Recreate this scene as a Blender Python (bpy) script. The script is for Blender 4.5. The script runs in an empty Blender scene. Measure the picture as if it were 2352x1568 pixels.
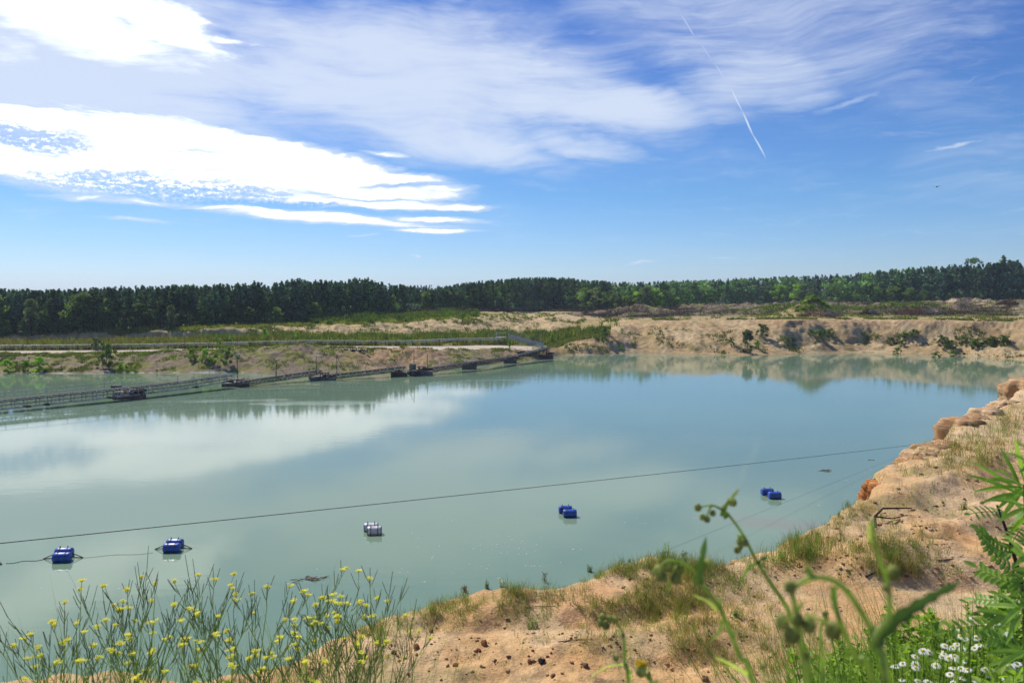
import bpy, math, random
import numpy as np
from mathutils import Vector, Matrix
R = math.radians
rng = np.random.default_rng(7)
random.seed(7)
S = bpy.context.scene
C = S.collection

# ------------------------------------------------------------------ camera, light, sky, exposure
F = 1800.0; CX, CY = 1176.0, 784.0; TH = math.atan(94/F); CAMZ = 13.0
cam = bpy.data.cameras.new('camera'); co = bpy.data.objects.new('camera', cam); C.objects.link(co)
co.location = (0, 0, CAMZ); co.rotation_euler = (R(90)-TH, 0, 0)
cam.sensor_width = 36; cam.lens = 36*F/2352; cam.clip_start = 0.05; cam.clip_end = 6000
cam.dof.use_dof = True; cam.dof.focus_distance = 5.5; cam.dof.aperture_fstop = 6.3
S.camera = co
SUN_AZ, SUN_EL = -38.0, 50.0          # degrees: azimuth from +Y (minus = left), elevation
sl = bpy.data.lights.new('sun', 'SUN'); so = bpy.data.objects.new('sun', sl); C.objects.link(so)
sl.energy = 5.0; sl.angle = R(0.5); sl.color = (1.0, 0.94, 0.85)
sd = Vector((math.sin(R(SUN_AZ))*math.cos(R(SUN_EL)), math.cos(R(SUN_AZ))*math.cos(R(SUN_EL)), math.sin(R(SUN_EL))))
so.rotation_euler = (-sd).to_track_quat('-Z', 'Y').to_euler(); so.location = (0, 0, 60)
S.view_settings.view_transform = 'Standard'; S.view_settings.look = 'None'
S.view_settings.exposure = 0.0; S.view_settings.gamma = 1.0

def ray(px, py):
    dx = (px-CX)/F; v = -(py-CY)/F
    return dx, math.cos(TH)+v*math.sin(TH), -math.sin(TH)+v*math.cos(TH)
def atz(px, py, z):
    a, b, c = ray(px, py); t = (z-CAMZ)/c
    return Vector((a*t, b*t, z))
def aty(px, py, Y):
    a, b, c = ray(px, py); t = Y/b
    return Vector((a*t, Y, CAMZ+c*t))
def ae(px, py):
    a, b, c = ray(px, py)
    return math.atan2(a, b), math.atan2(c, math.hypot(a, b))

class NT:
    def __init__(s, tree): s.t = tree; s.n = tree.nodes; s.l = tree.links
    def new(s, ty, **kw):
        n = s.n.new(ty)
        for k, v in kw.items(): setattr(n, k, v)
        return n
    def put(s, sock, v):
        if hasattr(v, 'is_output') or isinstance(v, bpy.types.NodeSocket): s.l.new(v, sock)
        elif v is not None: sock.default_value = v
    def math(s, op, a, b=None, clamp=False):
        n = s.new('ShaderNodeMath', operation=op, use_clamp=clamp); s.put(n.inputs[0], a)
        if b is not None: s.put(n.inputs[1], b)
        return n.outputs[0]
    def vm(s, op, a, b=None):
        n = s.new('ShaderNodeVectorMath', operation=op); s.put(n.inputs[0], a)
        if b is not None:
            s.put(n.inputs[3] if op == 'SCALE' else n.inputs[1], b)
        return n.outputs['Value'] if op == 'LENGTH' else n.outputs[0]
    def comb(s, x, y, z=0.0):
        n = s.new('ShaderNodeCombineXYZ')
        for i, v in enumerate((x, y, z)): s.put(n.inputs[i], v)
        return n.outputs[0]
    def noise(s, vec, scale, detail=4, rough=.5, dist=0.0, col=False):
        n = s.new('ShaderNodeTexNoise'); s.put(n.inputs['Vector'], vec); n.inputs['Scale'].default_value = scale
        n.inputs['Detail'].default_value = detail; n.inputs['Roughness'].default_value = rough; n.inputs['Distortion'].default_value = dist
        return n.outputs['Color' if col else 'Fac']
    def mapr(s, v, a, b, c=0.0, d=1.0, smooth=True):
        n = s.new('ShaderNodeMapRange'); n.interpolation_type = 'SMOOTHSTEP' if smooth else 'LINEAR'
        s.put(n.inputs[0], v)
        for i, k in enumerate((a, b, c, d)): s.put(n.inputs[i+1], k)
        return n.outputs[0]
    def mapping(s, vec, loc=(0, 0, 0), rot=(0, 0, 0), sc=(1, 1, 1), ty='POINT'):
        n = s.new('ShaderNodeMapping', vector_type=ty); s.put(n.inputs[0], vec)
        n.inputs[1].default_value = loc; n.inputs[2].default_value = rot; n.inputs[3].default_value = sc
        return n.outputs[0]
    def mix(s, f, a, b, mode='MIX'):
        n = s.new('ShaderNodeMix', data_type='RGBA', blend_type=mode)
        s.put(n.inputs[0], f); s.put(n.inputs[6], a); s.put(n.inputs[7], b)
        return n.outputs[2]

def build_world():
    w = bpy.data.worlds.new("World"); S.world = w; w.use_nodes = True
    t = NT(w.node_tree); t.n.clear()
    sky = t.new('ShaderNodeTexSky', sky_type='NISHITA'); sky.sun_disc = False
    sky.sun_elevation = R(SUN_EL); sky.sun_rotation = R(SUN_AZ)
    sky.air_density = 1.0; sky.dust_density = 0.25; sky.ozone_density = 2.6; sky.altitude = 0
    tc = t.new('ShaderNodeTexCoord').outputs['Generated']
    sep = t.new('ShaderNodeSeparateXYZ'); t.l.new(tc, sep.inputs[0]); x, y, z = sep.outputs
    A = t.math('ARCTAN2', x, y)
    hyp = t.math('SQRT', t.math('ADD', t.math('MULTIPLY', x, x), t.math('MULTIPLY', y, y)))
    E = t.math('ARCTAN2', z, hyp)
    AE = t.comb(A, E)
    zz = t.math('ADD', t.math('MAXIMUM', z, 0.0), 0.10)
    P = t.comb(t.math('DIVIDE', x, zz), t.math('DIVIDE', y, zz))
    # warped angle coordinates for ragged edges
    wn = t.noise(t.mapping(AE, sc=(1, 2.6, 1)), 6, 5, .6, col=True)
    warp = t.vm('SUBTRACT', wn, (.5, .5, .5))
    AEw = t.vm('ADD', AE, t.vm('MULTIPLY', warp, (.16, .05, 0)))
    def blobs(lst, vec):
        out = None
        for (px, py, rx, ry, rot, s, soft) in lst:
            a, e = ae(px, py)
            m = t.mapping(vec, (a, e, 0), (0, 0, R(rot)), (rx/F, ry/F, 1), 'TEXTURE')
            m = t.vm('MULTIPLY', m, (1, 1, 0))
            o = t.math('MULTIPLY', t.mapr(t.vm('LENGTH', m), 1.0, 1.0-soft), s)
            out = o if out is None else t.math('MAXIMUM', out, o)
        return out
    # thin high veil
    cw = t.noise(t.mapping(AE, sc=(1, 1.8, 1)), 2.6, 3, .5, col=True)
    AEc = t.vm('ADD', AE, t.vm('MULTIPLY', t.vm('SUBTRACT', cw, (.5, .5, .5)), (.34, .11, 0)))
    st1 = t.noise(t.mapping(AEc, rot=(0, 0, R(-9)), sc=(1, 4.2, 1)), 3.6, 8, .58, .2)
    st2 = t.noise(t.mapping(AEc, rot=(0, 0, R(22)), sc=(1, 5.5, 1)), 4.2, 7, .62, .2)
    veilmask = blobs([(100, 110, 900, 330, -6, 1.12, .9), (900, 170, 900, 260, -4, 1.0, .9), (2000, 90, 600, 220, -10, .55, .9), (1300, 240, 560, 110, -6, 1.05, .9),
                      (1700, 40, 700, 200, -8, .62, .9), (1750, 170, 300, 120, 0, .7, .9), (2250, 300, 420, 240, 22, .34, .9), (1050, 320, 500, 110, -8, .85, .9),
                      (650, 400, 500, 120, 0, .35, .9), (1330, 330, 260, 50, -10, .8, .9), (300, -500, 2600, 560, 0, .5, .9)], AEw)
    st = t.math('ADD', t.math('MULTIPLY', st1, .6), t.math('MULTIPLY', st2, .4))
    fine = t.noise(t.mapping(AEc, rot=(0, 0, R(-4)), sc=(1, 7, 1)), 16, 6, .65, .2)
    st = t.math('ADD', t.math('MULTIPLY', st, .80), t.math('MULTIPLY', fine, .20))
    veil = t.math('MULTIPLY', t.mapr(t.math('ADD', veilmask, t.math('MULTIPLY', t.math('SUBTRACT', st, .5), 2.3)), .12, 1.05), t.mapr(veilmask, 0, .35))
    veil = t.math('MULTIPLY', veil, .80)
    # bright sheets on the left
    AEs = t.vm('ADD', AE, t.vm('MULTIPLY', warp, (.13, .026, 0)))
    sheet = blobs([(40, 318, 520, 92, -3, 1, .6), (420, 350, 520, 95, -6, 1, .55), (700, 372, 330, 62, -8, 1, .6), (560, 330, 420, 52, -8, 1, .6), (200, 385, 480, 75, -4, 1, .6),
                   (900, 352, 120, 14, 1, .75, .9), (880, 405, 200, 26, -5, 1, .7), (980, 438, 140, 20, 1, .9, .9), (860, 440, 300, 30, -3, 1, .7), (560, 440, 420, 34, -3, .9, .7), (300, 462, 260, 16, -2, .85, .8),
                   (700, 498, 330, 20, -3, 1, .7), (1020, 474, 190, 13, 0, 1, .8), (900, 470, 280, 16, 0, 1, .8), (990, 505, 190, 13, 0, 1, .8), (850, 515, 280, 16, -1, .9, .8), (980, 531, 190, 8, 1, .9, .8), (320, 508, 110, 8, -4, .6, .9), (820, 545, 60, 5, 3, .5, .9)], AEs)
    top = blobs([(100, 20, 620, 150, -12, .95, .95), (380, 60, 300, 85, -14, 1.0, .9), (520, 92, 110, 30, -8, .9, .9), (0, 110, 260, 110, -5, .7, .95)], AEw)
    dapple = t.noise(t.mapping(AE, rot=(0, 0, R(-6)), sc=(1, 1.9, 1)), 135, 4, .7, .2)
    dm = blobs([(360, 425, 330, 46, -3, .95, .8), (60, 318, 170, 22, -3, .9, .8), (640, 468, 190, 10, 1, 1.2, .7)], AEw)
    dap = t.mapr(dapple, .36, .68, .75, 0.0)
    sheet = t.math('SUBTRACT', sheet, t.math('MULTIPLY', dap, dm), True)
    edge = t.noise(t.mapping(AEw, rot=(0, 0, R(-3)), sc=(1, 9, 1)), 9, 7, .66, .3)
    sheet = t.mapr(t.math('ADD', sheet, t.math('MULTIPLY', t.math('SUBTRACT', edge, .5), 1.5)), .0, 1.12)
    sheet = t.math('MULTIPLY', sheet, t.math('MINIMUM', t.mapr(E, 0.02, 0.08), 1.0))
    top = t.mapr(t.math('ADD', top, t.math('MULTIPLY', t.math('SUBTRACT', st, .5), 1.8)), -.05, 1.02)
    small = t.math('MAXIMUM', blobs([(2205, 338, 55, 9, 10, .6, 1), (966, 596, 13, 5, -10, .6, 1), (1500, 601, 60, 3.4, 2, .45, 1), (1640, 594, 60, 3, 3, .25, 1), (1900, 228, 90, 14, 18, .35, 1), (1340, 352, 60, 7, -25, .4, 1)], AEw),
                    blobs([(1576, 52, 69, 3.6, -57, 0.50, .8), (1620, 117, 52, 3.4, -54, 0.50, .8), (1657, 170, 47, 3.2, -55, 0.60, .8), (1690, 225, 51, 3.0, -63, 0.80, .8), (1717, 282, 46, 2.8, -66, 0.80, .8), (1743, 334, 42, 2.6, -61, 0.70, .8)],
                          t.vm('ADD', AE, t.vm('MULTIPLY', t.vm('SUBTRACT', t.noise(AE, 45, 2, .5, col=True), (.5, .5, .5)), (.002, .002, 0)))))
    dens = t.math('MAXIMUM', t.math('MAXIMUM', veil, t.math('MULTIPLY', sheet, .99)), t.math('MAXIMUM', t.math('MULTIPLY', top, .97), small))
    dens = t.math('MINIMUM', dens, .99)
    # deep, clear-air blue: the model's sky filtered by height above the horizon
    rp = t.new('ShaderNodeValToRGB'); t.l.new(t.math('MULTIPLY', E, 1/.5), rp.inputs[0]); cr = rp.color_ramp
    for i, (pos, c) in enumerate(((0, (.66, .80, 1.25, 1)), (.07, (.66, .83, 1.18, 1)), (.26, (.47, .74, 1.07, 1)), (.62, (.40, .61, 1.04, 1)))):
        el = cr.elements[i] if i < 2 else cr.elements.new(pos); el.position = pos; el.color = c
    b1 = t.new('ShaderNodeBackground'); t.l.new(t.mix(1.0, sky.outputs[0], rp.outputs[0], 'MULTIPLY'), b1.inputs[0]); b1.inputs[1].default_value = 0.105
    b2 = t.new('ShaderNodeBackground'); b2.inputs[1].default_value = 1.0
    cc = t.mix(t.mapr(t.math('MAXIMUM', sheet, top), .6, 1.0), (.78, .86, .99, 1), (1.4, 1.45, 1.5, 1)); t.l.new(cc, b2.inputs[0])
    mx = t.new('ShaderNodeMixShader'); t.l.new(dens, mx.inputs[0]); t.l.new(b1.outputs[0], mx.inputs[1]); t.l.new(b2.outputs[0], mx.inputs[2])
    o = t.new('ShaderNodeOutputWorld'); t.l.new(mx.outputs[0], o.inputs[0])
build_world()

# ------------------------------------------------------------------ helpers
def tag(o, label=None, cat=None, group=None, kind=None):
    for k, v in (('label', label), ('category', cat), ('group', group), ('kind', kind)):
        if v: o[k] = v
    return o
def empty(name, loc=(0, 0, 0), rz=0.0, label=None, cat=None, group=None):
    o = bpy.data.objects.new(name, None); C.objects.link(o); o.location = loc; o.rotation_euler = (0, 0, rz)
    return tag(o, label, cat, group)
def np_mesh(name, V, faces_n, idx, mat, parent=None, col=None, smooth=False, loc=None):
    """V (n,3); faces_n = verts per face (int or array); idx flat"""
    V = np.ascontiguousarray(V, dtype=np.float32); idx = np.ascontiguousarray(np.asarray(idx).ravel(), dtype=np.int32)
    if np.isscalar(faces_n): tot = np.full(len(idx)//faces_n, faces_n, np.int32)
    else: tot = np.asarray(faces_n, np.int32)
    me = bpy.data.meshes.new(name)
    me.vertices.add(len(V)); me.vertices.foreach_set('co', V.ravel())
    me.loops.add(len(idx)); me.loops.foreach_set('vertex_index', idx)
    st = np.zeros(len(tot), np.int32); st[1:] = np.cumsum(tot)[:-1]
    me.polygons.add(len(tot)); me.polygons.foreach_set('loop_start', st); me.polygons.foreach_set('loop_total', tot)
    if smooth: me.polygons.foreach_set('use_smooth', np.ones(len(tot), bool))
    if col is not None:
        c = np.ones((len(V), 4), np.float32); c[:, :3] = np.asarray(col)
        at = me.color_attributes.new('Col', 'FLOAT_COLOR', 'POINT'); at.data.foreach_set('color', c.ravel())
    me.update(calc_edges=True)
    if mat: me.materials.append(mat)
    return link_mesh(name, me, parent, loc)
def link_mesh(name, me, parent=None, loc=None):
    o = bpy.data.objects.new(name, me); C.objects.link(o)
    if parent: o.parent = parent
    if loc is not None: o.location = loc
    return o
def dup(root, loc, rz=0.0, sc=1.0, label=None, group=None):
    r = root.copy(); C.objects.link(r); r.location = loc; r.rotation_euler = (0, 0, rz)
    r.scale = (sc, sc, sc) if not hasattr(sc, '__len__') else sc
    if label: r['label'] = label
    if group: r['group'] = group
    for ch in list(root.children):
        c = ch.copy(); C.objects.link(c); c.parent = r
        for g in ch.children:
            d = g.copy(); C.objects.link(d); d.parent = c
    return r

class MB:
    """collects shapes, builds ONE mesh"""
    def __init__(s): s.v = []; s.f = []
    def add(s, vs, fs):
        b = len(s.v); s.v += [tuple(v) for v in vs]; s.f += [tuple(i+b for i in f) for f in fs]; return s
    def box(s, c, d, rz=0.0, M=None):
        x, y, z = d[0]/2, d[1]/2, d[2]/2; vs = []
        for k in (-z, z):
            for (i, j) in ((-x, -y), (x, -y), (x, y), (-x, y)):
                vs.append((c[0]+i*math.cos(rz)-j*math.sin(rz), c[1]+i*math.sin(rz)+j*math.cos(rz), c[2]+k))
        return s.add(vs, [(3, 2, 1, 0), (4, 5, 6, 7), (0, 1, 5, 4), (1, 2, 6, 5), (2, 3, 7, 6), (3, 0, 4, 7)])
    def bar(s, a, b, w=.05, h=None):
        a, b = Vector(a), Vector(b); h = h or w; d = (b-a)
        if d.length < 1e-6: return s
        d.normalize(); up = Vector((0, 0, 1)) if abs(d.z) < .95 else Vector((0, 1, 0))
        r = d.cross(up).normalized()*w/2; u = r.cross(d).normalized()*h/2
        vs = [p+i*r+j*u for p in (a, b) for (i, j) in ((-1, -1), (1, -1), (1, 1), (-1, 1))]
        return s.add(vs, [(3, 2, 1, 0), (4, 5, 6, 7), (0, 1, 5, 4), (1, 2, 6, 5), (2, 3, 7, 6), (3, 0, 4, 7)])
    def tube(s, pts, rad, n=6, cap=True):
        pts = [Vector(p) for p in pts]; m = len(pts)
        if not hasattr(rad, '__len__'): rad = [rad]*m
        vs = []; ref = None
        for i, p in enumerate(pts):
            d = (pts[min(i+1, m-1)]-pts[max(i-1, 0)])
            d = d.normalized() if d.length > 1e-9 else Vector((0, 0, 1))
            if ref is None:
                ref = d.cross(Vector((0, 0, 1)) if abs(d.z) < .9 else Vector((1, 0, 0))).normalized()
            ref = (ref-d*ref.dot(d)).normalized(); b = d.cross(ref)
            for k in range(n):
                a = 2*math.pi*k/n; vs.append(p+(ref*math.cos(a)+b*math.sin(a))*rad[i])
        fs = []
        for i in range(m-1):
            for k in range(n):
                fs.append((i*n+k, i*n+(k+1) % n, (i+1)*n+(k+1) % n, (i+1)*n+k))
        if cap: fs.append(tuple(range(n))[::-1]); fs.append(tuple((m-1)*n+k for k in range(n)))
        return s.add(vs, fs)
    def blade(s, pts, widths, side, fold=0.0):
        """flat leaf strip through pts; side vector gives width direction"""
        side = Vector(side).normalized(); vs = []
        for p, w in zip(pts, widths):
            p = Vector(p); vs += [p-side*w/2, p+Vector((0, 0, -fold*w)), p+side*w/2]
        fs = []
        for i in range(len(pts)-1):
            a = i*3; fs += [(a, a+1, a+4, a+3), (a+1, a+2, a+5, a+4)]
        return s.add(vs, fs)
    def ball(s, c, r, n=6, m=4, sc=(1, 1, 1), jit=0.0):
        c = Vector(c); vs = [c+Vector((0, 0, r*sc[2]))]
        for i in range(1, m):
            for k in range(n):
                a = math.pi*i/m; b = 2*math.pi*k/n; j = 1+random.uniform(-jit, jit)
                vs.append(c+Vector((math.sin(a)*math.cos(b)*sc[0], math.sin(a)*math.sin(b)*sc[1], math.cos(a)*sc[2]))*r*j)
        vs.append(c-Vector((0, 0, r*sc[2]))); L = len(vs)-1; fs = []
        for k in range(n):
            fs.append((0, 1+k, 1+(k+1) % n)); fs.append((L, L-n+(k+1) % n, L-n+k))
            for i in range(m-2):
                a = 1+i*n; fs.append((a+k, a+n+k, a+n+(k+1) % n, a+(k+1) % n))
        return s.add(vs, fs)
    def build(s, name, mat, parent=None, smooth=False, loc=None):
        me = bpy.data.meshes.new(name); me.from_pydata([tuple(v) for v in s.v], [], s.f); me.update()
        if mat: me.materials.append(mat)
        if smooth: me.polygons.foreach_set('use_smooth', np.ones(len(me.polygons), bool))
        return link_mesh(name, me, parent, loc)

def mat(name, col, rough=.7, var=.25, vscale=3.0, metal=0.0, bump=0.0, bscale=20.0, col2=None, transl=0.0, vcol=False, spec=.3, objvar=0.0):
    m = bpy.data.materials.new(name); m.use_nodes = True; t = NT(m.node_tree); t.n.clear()
    p = t.new('ShaderNodeBsdfPrincipled'); out = t.new('ShaderNodeOutputMaterial')
    oc = t.new('ShaderNodeTexCoord').outputs['Object']
    nz = t.noise(oc, vscale, 5, .6)
    c2 = col2 or tuple(max(0, c*(1-var)) for c in col)
    c1 = tuple(min(1, c*(1+var)) for c in col) if not col2 else col
    c = t.mix(t.mapr(nz, .3, .7), (*c2, 1), (*c1, 1))
    if vcol:
        at = t.new('ShaderNodeVertexColor'); at.layer_name = 'Col'
        c = t.mix(1.0, c, at.outputs[0], 'MULTIPLY')
    if objvar:
        oi = t.new('ShaderNodeObjectInfo'); k = t.mapr(oi.outputs['Random'], 0, 1, 1-objvar, 1+objvar, False)
        c = t.mix(1.0, c, t.comb(k, k, k), 'MULTIPLY')
    t.l.new(c, p.inputs['Base Color']); p.inputs['Roughness'].default_value = rough; p.inputs['Metallic'].default_value = metal
    p.inputs['Specular IOR Level'].default_value = spec
    if bump:
        b = t.new('ShaderNodeBump'); b.inputs['Strength'].default_value = bump; b.inputs['Distance'].default_value = .02
        t.l.new(t.noise(oc, bscale, 4, .6), b.inputs['Height']); t.l.new(b.outputs[0], p.inputs['Normal'])
    sh = p.outputs[0]
    if transl:
        tr = t.new('ShaderNodeBsdfTranslucent'); t.l.new(t.mix(1.0, c, (1.5, 1.7, .75, 1), 'MULTIPLY'), tr.inputs[0])
        mx = t.new('ShaderNodeMixShader'); mx.inputs[0].default_value = transl
        t.l.new(sh, mx.inputs[1]); t.l.new(tr.outputs[0], mx.inputs[2]); sh = mx.outputs[0]
    t.l.new(sh, out.inputs[0])
    return m

# ------------------------------------------------------------------ numpy noise
_perm = np.random.default_rng(3).permutation(4096).astype(np.int64)
def _h(i, j): return _perm[(_perm[(i & 4095)] + j) & 4095]
_ga = np.random.default_rng(4).uniform(0, 2*np.pi, 4096); _gx, _gy = np.cos(_ga), np.sin(_ga)
def perlin(x, y):
    xi = np.floor(x).astype(np.int64); yi = np.floor(y).astype(np.int64); fx = x-xi; fy = y-yi
    u = fx*fx*fx*(fx*(fx*6-15)+10); v = fy*fy*fy*(fy*(fy*6-15)+10)
    def g(i, j):
        k = _h(xi+i, yi+j); return _gx[k]*(fx-i)+_gy[k]*(fy-j)
    return ((1-u)*g(0, 0)+u*g(1, 0))*(1-v)+((1-u)*g(0, 1)+u*g(1, 1))*v
def fbm(x, y, sc, o=4, gain=.5, seed=0.0):
    a = 1.0; s = 0; x = x/sc+seed*17.3; y = y/sc-seed*9.1
    for _ in range(o):
        s = s+a*perlin(x, y); x = x*2.03+5.1; y = y*2.03-3.7; a *= gain
    return s
def ridge(x, y, sc, o=3, seed=0.0):
    a = 1.0; s = 0; x = x/sc+seed*11.3; y = y/sc-seed*5.1
    for _ in range(o):
        s = s+a*(1-2.2*np.abs(perlin(x, y))); x = x*2.1+1.7; y = y*2.1-2.3; a *= .5
    return s/1.75
def ss(a, b, x):
    t = np.clip((x-a)/(b-a), 0, 1); return t*t*(3-2*t)

# ------------------------------------------------------------------ terrain
PXC = np.array([-400, 0, 300, 500, 700, 850, 1000, 1150, 1230, 1290, 1380, 1480, 1600, 1700, 1800, 1900, 2000, 2200, 2352, 2800.])
WL = np.array([858, 857, 857, 856, 859, 855, 849, 834, 827, 816, 814, 810, 814, 816, 814, 811, 810, 816, 827, 848.])
KN = [ # K1..K6 as (row, z)
 [(820,2.1),(812,2.5),(806,2.6),(790,2.8),(776,4.0),(772,4.5)],
 [(820,2.1),(812,2.5),(806,2.6),(790,2.8),(776,4.1),(771,4.7)],
 [(818,2.2),(810,2.6),(804,2.6),(786,3.1),(771,5.0),(758,6.0)],
 [(811,2.9),(806,2.8),(800,2.8),(782,3.7),(761,5.8),(748,6.8)],
 [(798,3.8),(800,2.9),(794,3.0),(775,3.9),(752,6.1),(741,7.0)],
 [(806,2.9),(803,2.8),(795,2.9),(775,4.0),(748,6.5),(722,9.0)],
 [(810,2.3),(803,2.5),(795,2.6),(772,3.8),(740,7.0),(712,9.7)],
 [(811,1.3),(801,2.1),(793,2.3),(768,3.6),(735,7.2),(713,9.2)],
 [(815,.8),(805,1.5),(796,1.9),(769,3.4),(733,6.9),(713,8.3)],
 [(808,.6),(798,1.2),(786,2.1),(766,3.7),(734,6.8),(713,8.3)],
 [(802,1.1),(781,3.1),(776,3.4),(759,4.7),(735,6.9),(715,8.4)],
 [(790,1.9),(768,4.0),(750,5.8),(741,6.7),(735,7.3),(714,8.8)],
 [(797,1.5),(775,3.5),(755,5.4),(738,7.2),(733,7.6),(703,10)],
 [(800,1.2),(775,3.5),(755,5.4),(738,7.2),(733,7.6),(701,10.3)],
 [(800,1.2),(775,3.75),(755,5.85),(737,7.75),(733,8.0),(700,10.5)],
 [(799,1.0),(775,3.45),(755,5.62),(737,7.55),(733,7.8),(699,11)],
 [(798,.9),(775,3.4),(755,5.58),(737,7.55),(733,7.8),(698,11.3)],
 [(803,1.1),(778,3.6),(758,5.7),(739,7.7),(735,8.0),(694,12.2)],
 [(813,.9),(785,3.5),(762,5.7),(743,7.6),(738,7.95),(692,12.6)],
 [(830,.9),(798,3.3),(772,5.5),(748,7.3),(742,7.7),(693,12.5)]]
def rowY(row, z):
    v = -(row-CY)/F
    return (CAMZ-z)*(math.cos(TH)+v*math.sin(TH))/(math.sin(TH)-v*math.cos(TH))
KY = np.zeros((len(PXC), 8)); KZ = np.zeros((len(PXC), 8))
for i in range(len(PXC)):
    KY[i, 0] = rowY(WL[i], 0)
    for k, (r_, z_) in enumerate(KN[i]): KY[i, k+1] = rowY(r_, z_); KZ[i, k+1] = z_
    for k in range(1, 7): KY[i, k] = max(KY[i, k], KY[i, k-1]+1.2)
    KY[i, 7] = 1000; KZ[i, 7] = {True: 12.0, False: 20.0}[PXC[i] < 1050]
KZ[:, 7] = np.interp(PXC, [-400, 700, 1000, 1300, 2000, 2352], [8, 9, 10, 15, 26, 34])
_fp = np.linspace(-400, 2800, 1601)
def _sm(a, w=17):
    k = np.hanning(w+2)[1:-1]; k /= k.sum(); return np.convolve(np.pad(a, w//2, mode='edge'), k, 'valid')
KYf = np.stack([_sm(np.interp(_fp, PXC, KY[:, k])) for k in range(8)], 1)
KZf = np.stack([_sm(np.interp(_fp, PXC, KZ[:, k])) for k in range(8)], 1)
def knots(px):
    px = np.clip(px, -400, 2800)
    return [np.interp(px, _fp, KYf[:, k]) for k in range(8)], [np.interp(px, _fp, KZf[:, k]) for k in range(8)]
def far_terrain(x, y):
    yy = np.maximum(y, 60.0); px = CX+F*(x/yy)*.9995
    wob = fbm(x, y, 9, 3, seed=1)*1.6*ss(120, 140, y)
    Ys, Zs = knots(px+fbm(x, y, 14, 2, seed=9)*14)
    z = np.full(x.shape, -3.0); t = np.full(x.shape, -1.0)
    y2 = y+wob
    Ym1 = Ys[0]-6.0
    m = (y2 >= Ym1) & (y2 < Ys[0]); f = (y2-Ym1)/(Ys[0]-Ym1); z = np.where(m, -3+3*f, z); t = np.where(m, f-1, t)
    for k in range(7):
        d = np.maximum(Ys[k+1]-Ys[k], .1); f = np.clip((y2-Ys[k])/d, 0, 1); m = (y2 >= Ys[k])
        z = np.where(m, Zs[k]+(Zs[k+1]-Zs[k])*f, z); t = np.where(m, k+f, t)
    px = px+0*z
    L = ss(1330, 1270, px)                      # 1 = left peninsula side
    road = ss(1.55, 1.9, t)*ss(3.55, 3.05, t)*ss(1260, 1200, px)
    land = ss(0.0, .35, t)
    n = fbm(x, y, 7, 5, .55, seed=2)*.75+ridge(x, y, 5.5, 3, 2)*.28
    slopeamp = ss(.2, .8, t)*ss(2.1, 1.5, t)*(.40+.55*np.exp(-((px-850)/330)**2))*L + ss(3.9, 4.2, t)*ss(5.4, 4.9, t)*.9*L + (1-L)*ss(.3, .9, t)*ss(4.3, 3.6, t)*.7 + .28
    slopeamp = slopeamp*(1-road*.93)*land
    # ravines on the sand slopes
    rav = ridge(x*1.0, y*.28, 3.2, 3, 5)
    fineb = (ridge(x, y, 1.9, 3, 15)*.30+fbm(x, y, .9, 2, seed=16)*.22)*land*(1-road)*(ss(.1, .4, t)*ss(2.2, 1.9, t)*L+ss(3.9, 4.1, t)*ss(5.6, 5.1, t)*L+(1-L)*ss(.2, .6, t)*ss(4.6, 4.0, t)*.8)
    z = z+fineb+n*slopeamp+rav*.40*ss(3.95, 4.4, t)*ss(5.2, 4.7, t)*L + rav*.45*(1-L)*ss(.3, 1.2, t)*ss(4.0, 3.2, t)
    # layered ledges in the far right cliff
    lay = ss(1700, 1800, px)*ss(2.3, 2.9, t)*ss(4.2, 3.9, t)
    zl = np.floor(z/.55+fbm(x, y, 12, 2, seed=8)*.8)*.55
    z = z+lay*(.6*(zl-z+.25))
    sl_ = (1-L)*ss(.2, 1.0, t)*ss(4.0, 3.4, t)
    z = z+sl_*ridge(x, y*.6, 8.5, 3, 33)*.75-1.3*np.exp(-((px-1815)/40)**2)*sl_-1.0*np.exp(-((px-1470)/25)**2)*sl_
    # spoil heaps and mounds beyond the rim
    def mound(cpx, Y, w, d, h):
        c = (cpx-CX)/F*Y; return h*np.exp(-((x-c)/w)**2-((y-Y)/d)**2)
    z = z+mound(1860, 235, 8, 7, 3.6)+mound(1866, 236, 4, 4, 2.0)+mound(1930, 262, 15, 8, 1.6)+mound(1790, 270, 16, 9, 2.2)+mound(2070, 280, 16, 9, 2.0)+mound(1300, 250, 6, 7, 1.5)+mound(1345, 262, 6, 6, .8)
    z = z+mound(2130, 262, 12, 6, .9)+mound(1530, 300, 30, 10, 1.0)+mound(640, 150, 6, 4, .5)+mound(500, 147, 4, 4, .5)+mound(1080, 158, 5, 4, .7)
    hummock = np.maximum(fbm(x, y, 16, 4, .55, seed=12), 0)*4.2*ss(5.15, 5.5, t)*ss(6.05, 5.8, t)*ss(1300, 1450, px)
    z = z+hummock
    # sunken ramp behind the conveyor
    rx, ry = (905-CX)/F*150, 150
    z = z-1.6*np.exp(-((x-rx)/7)**2-((y-ry)/5.5)**2)
    return z, t, px

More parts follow.
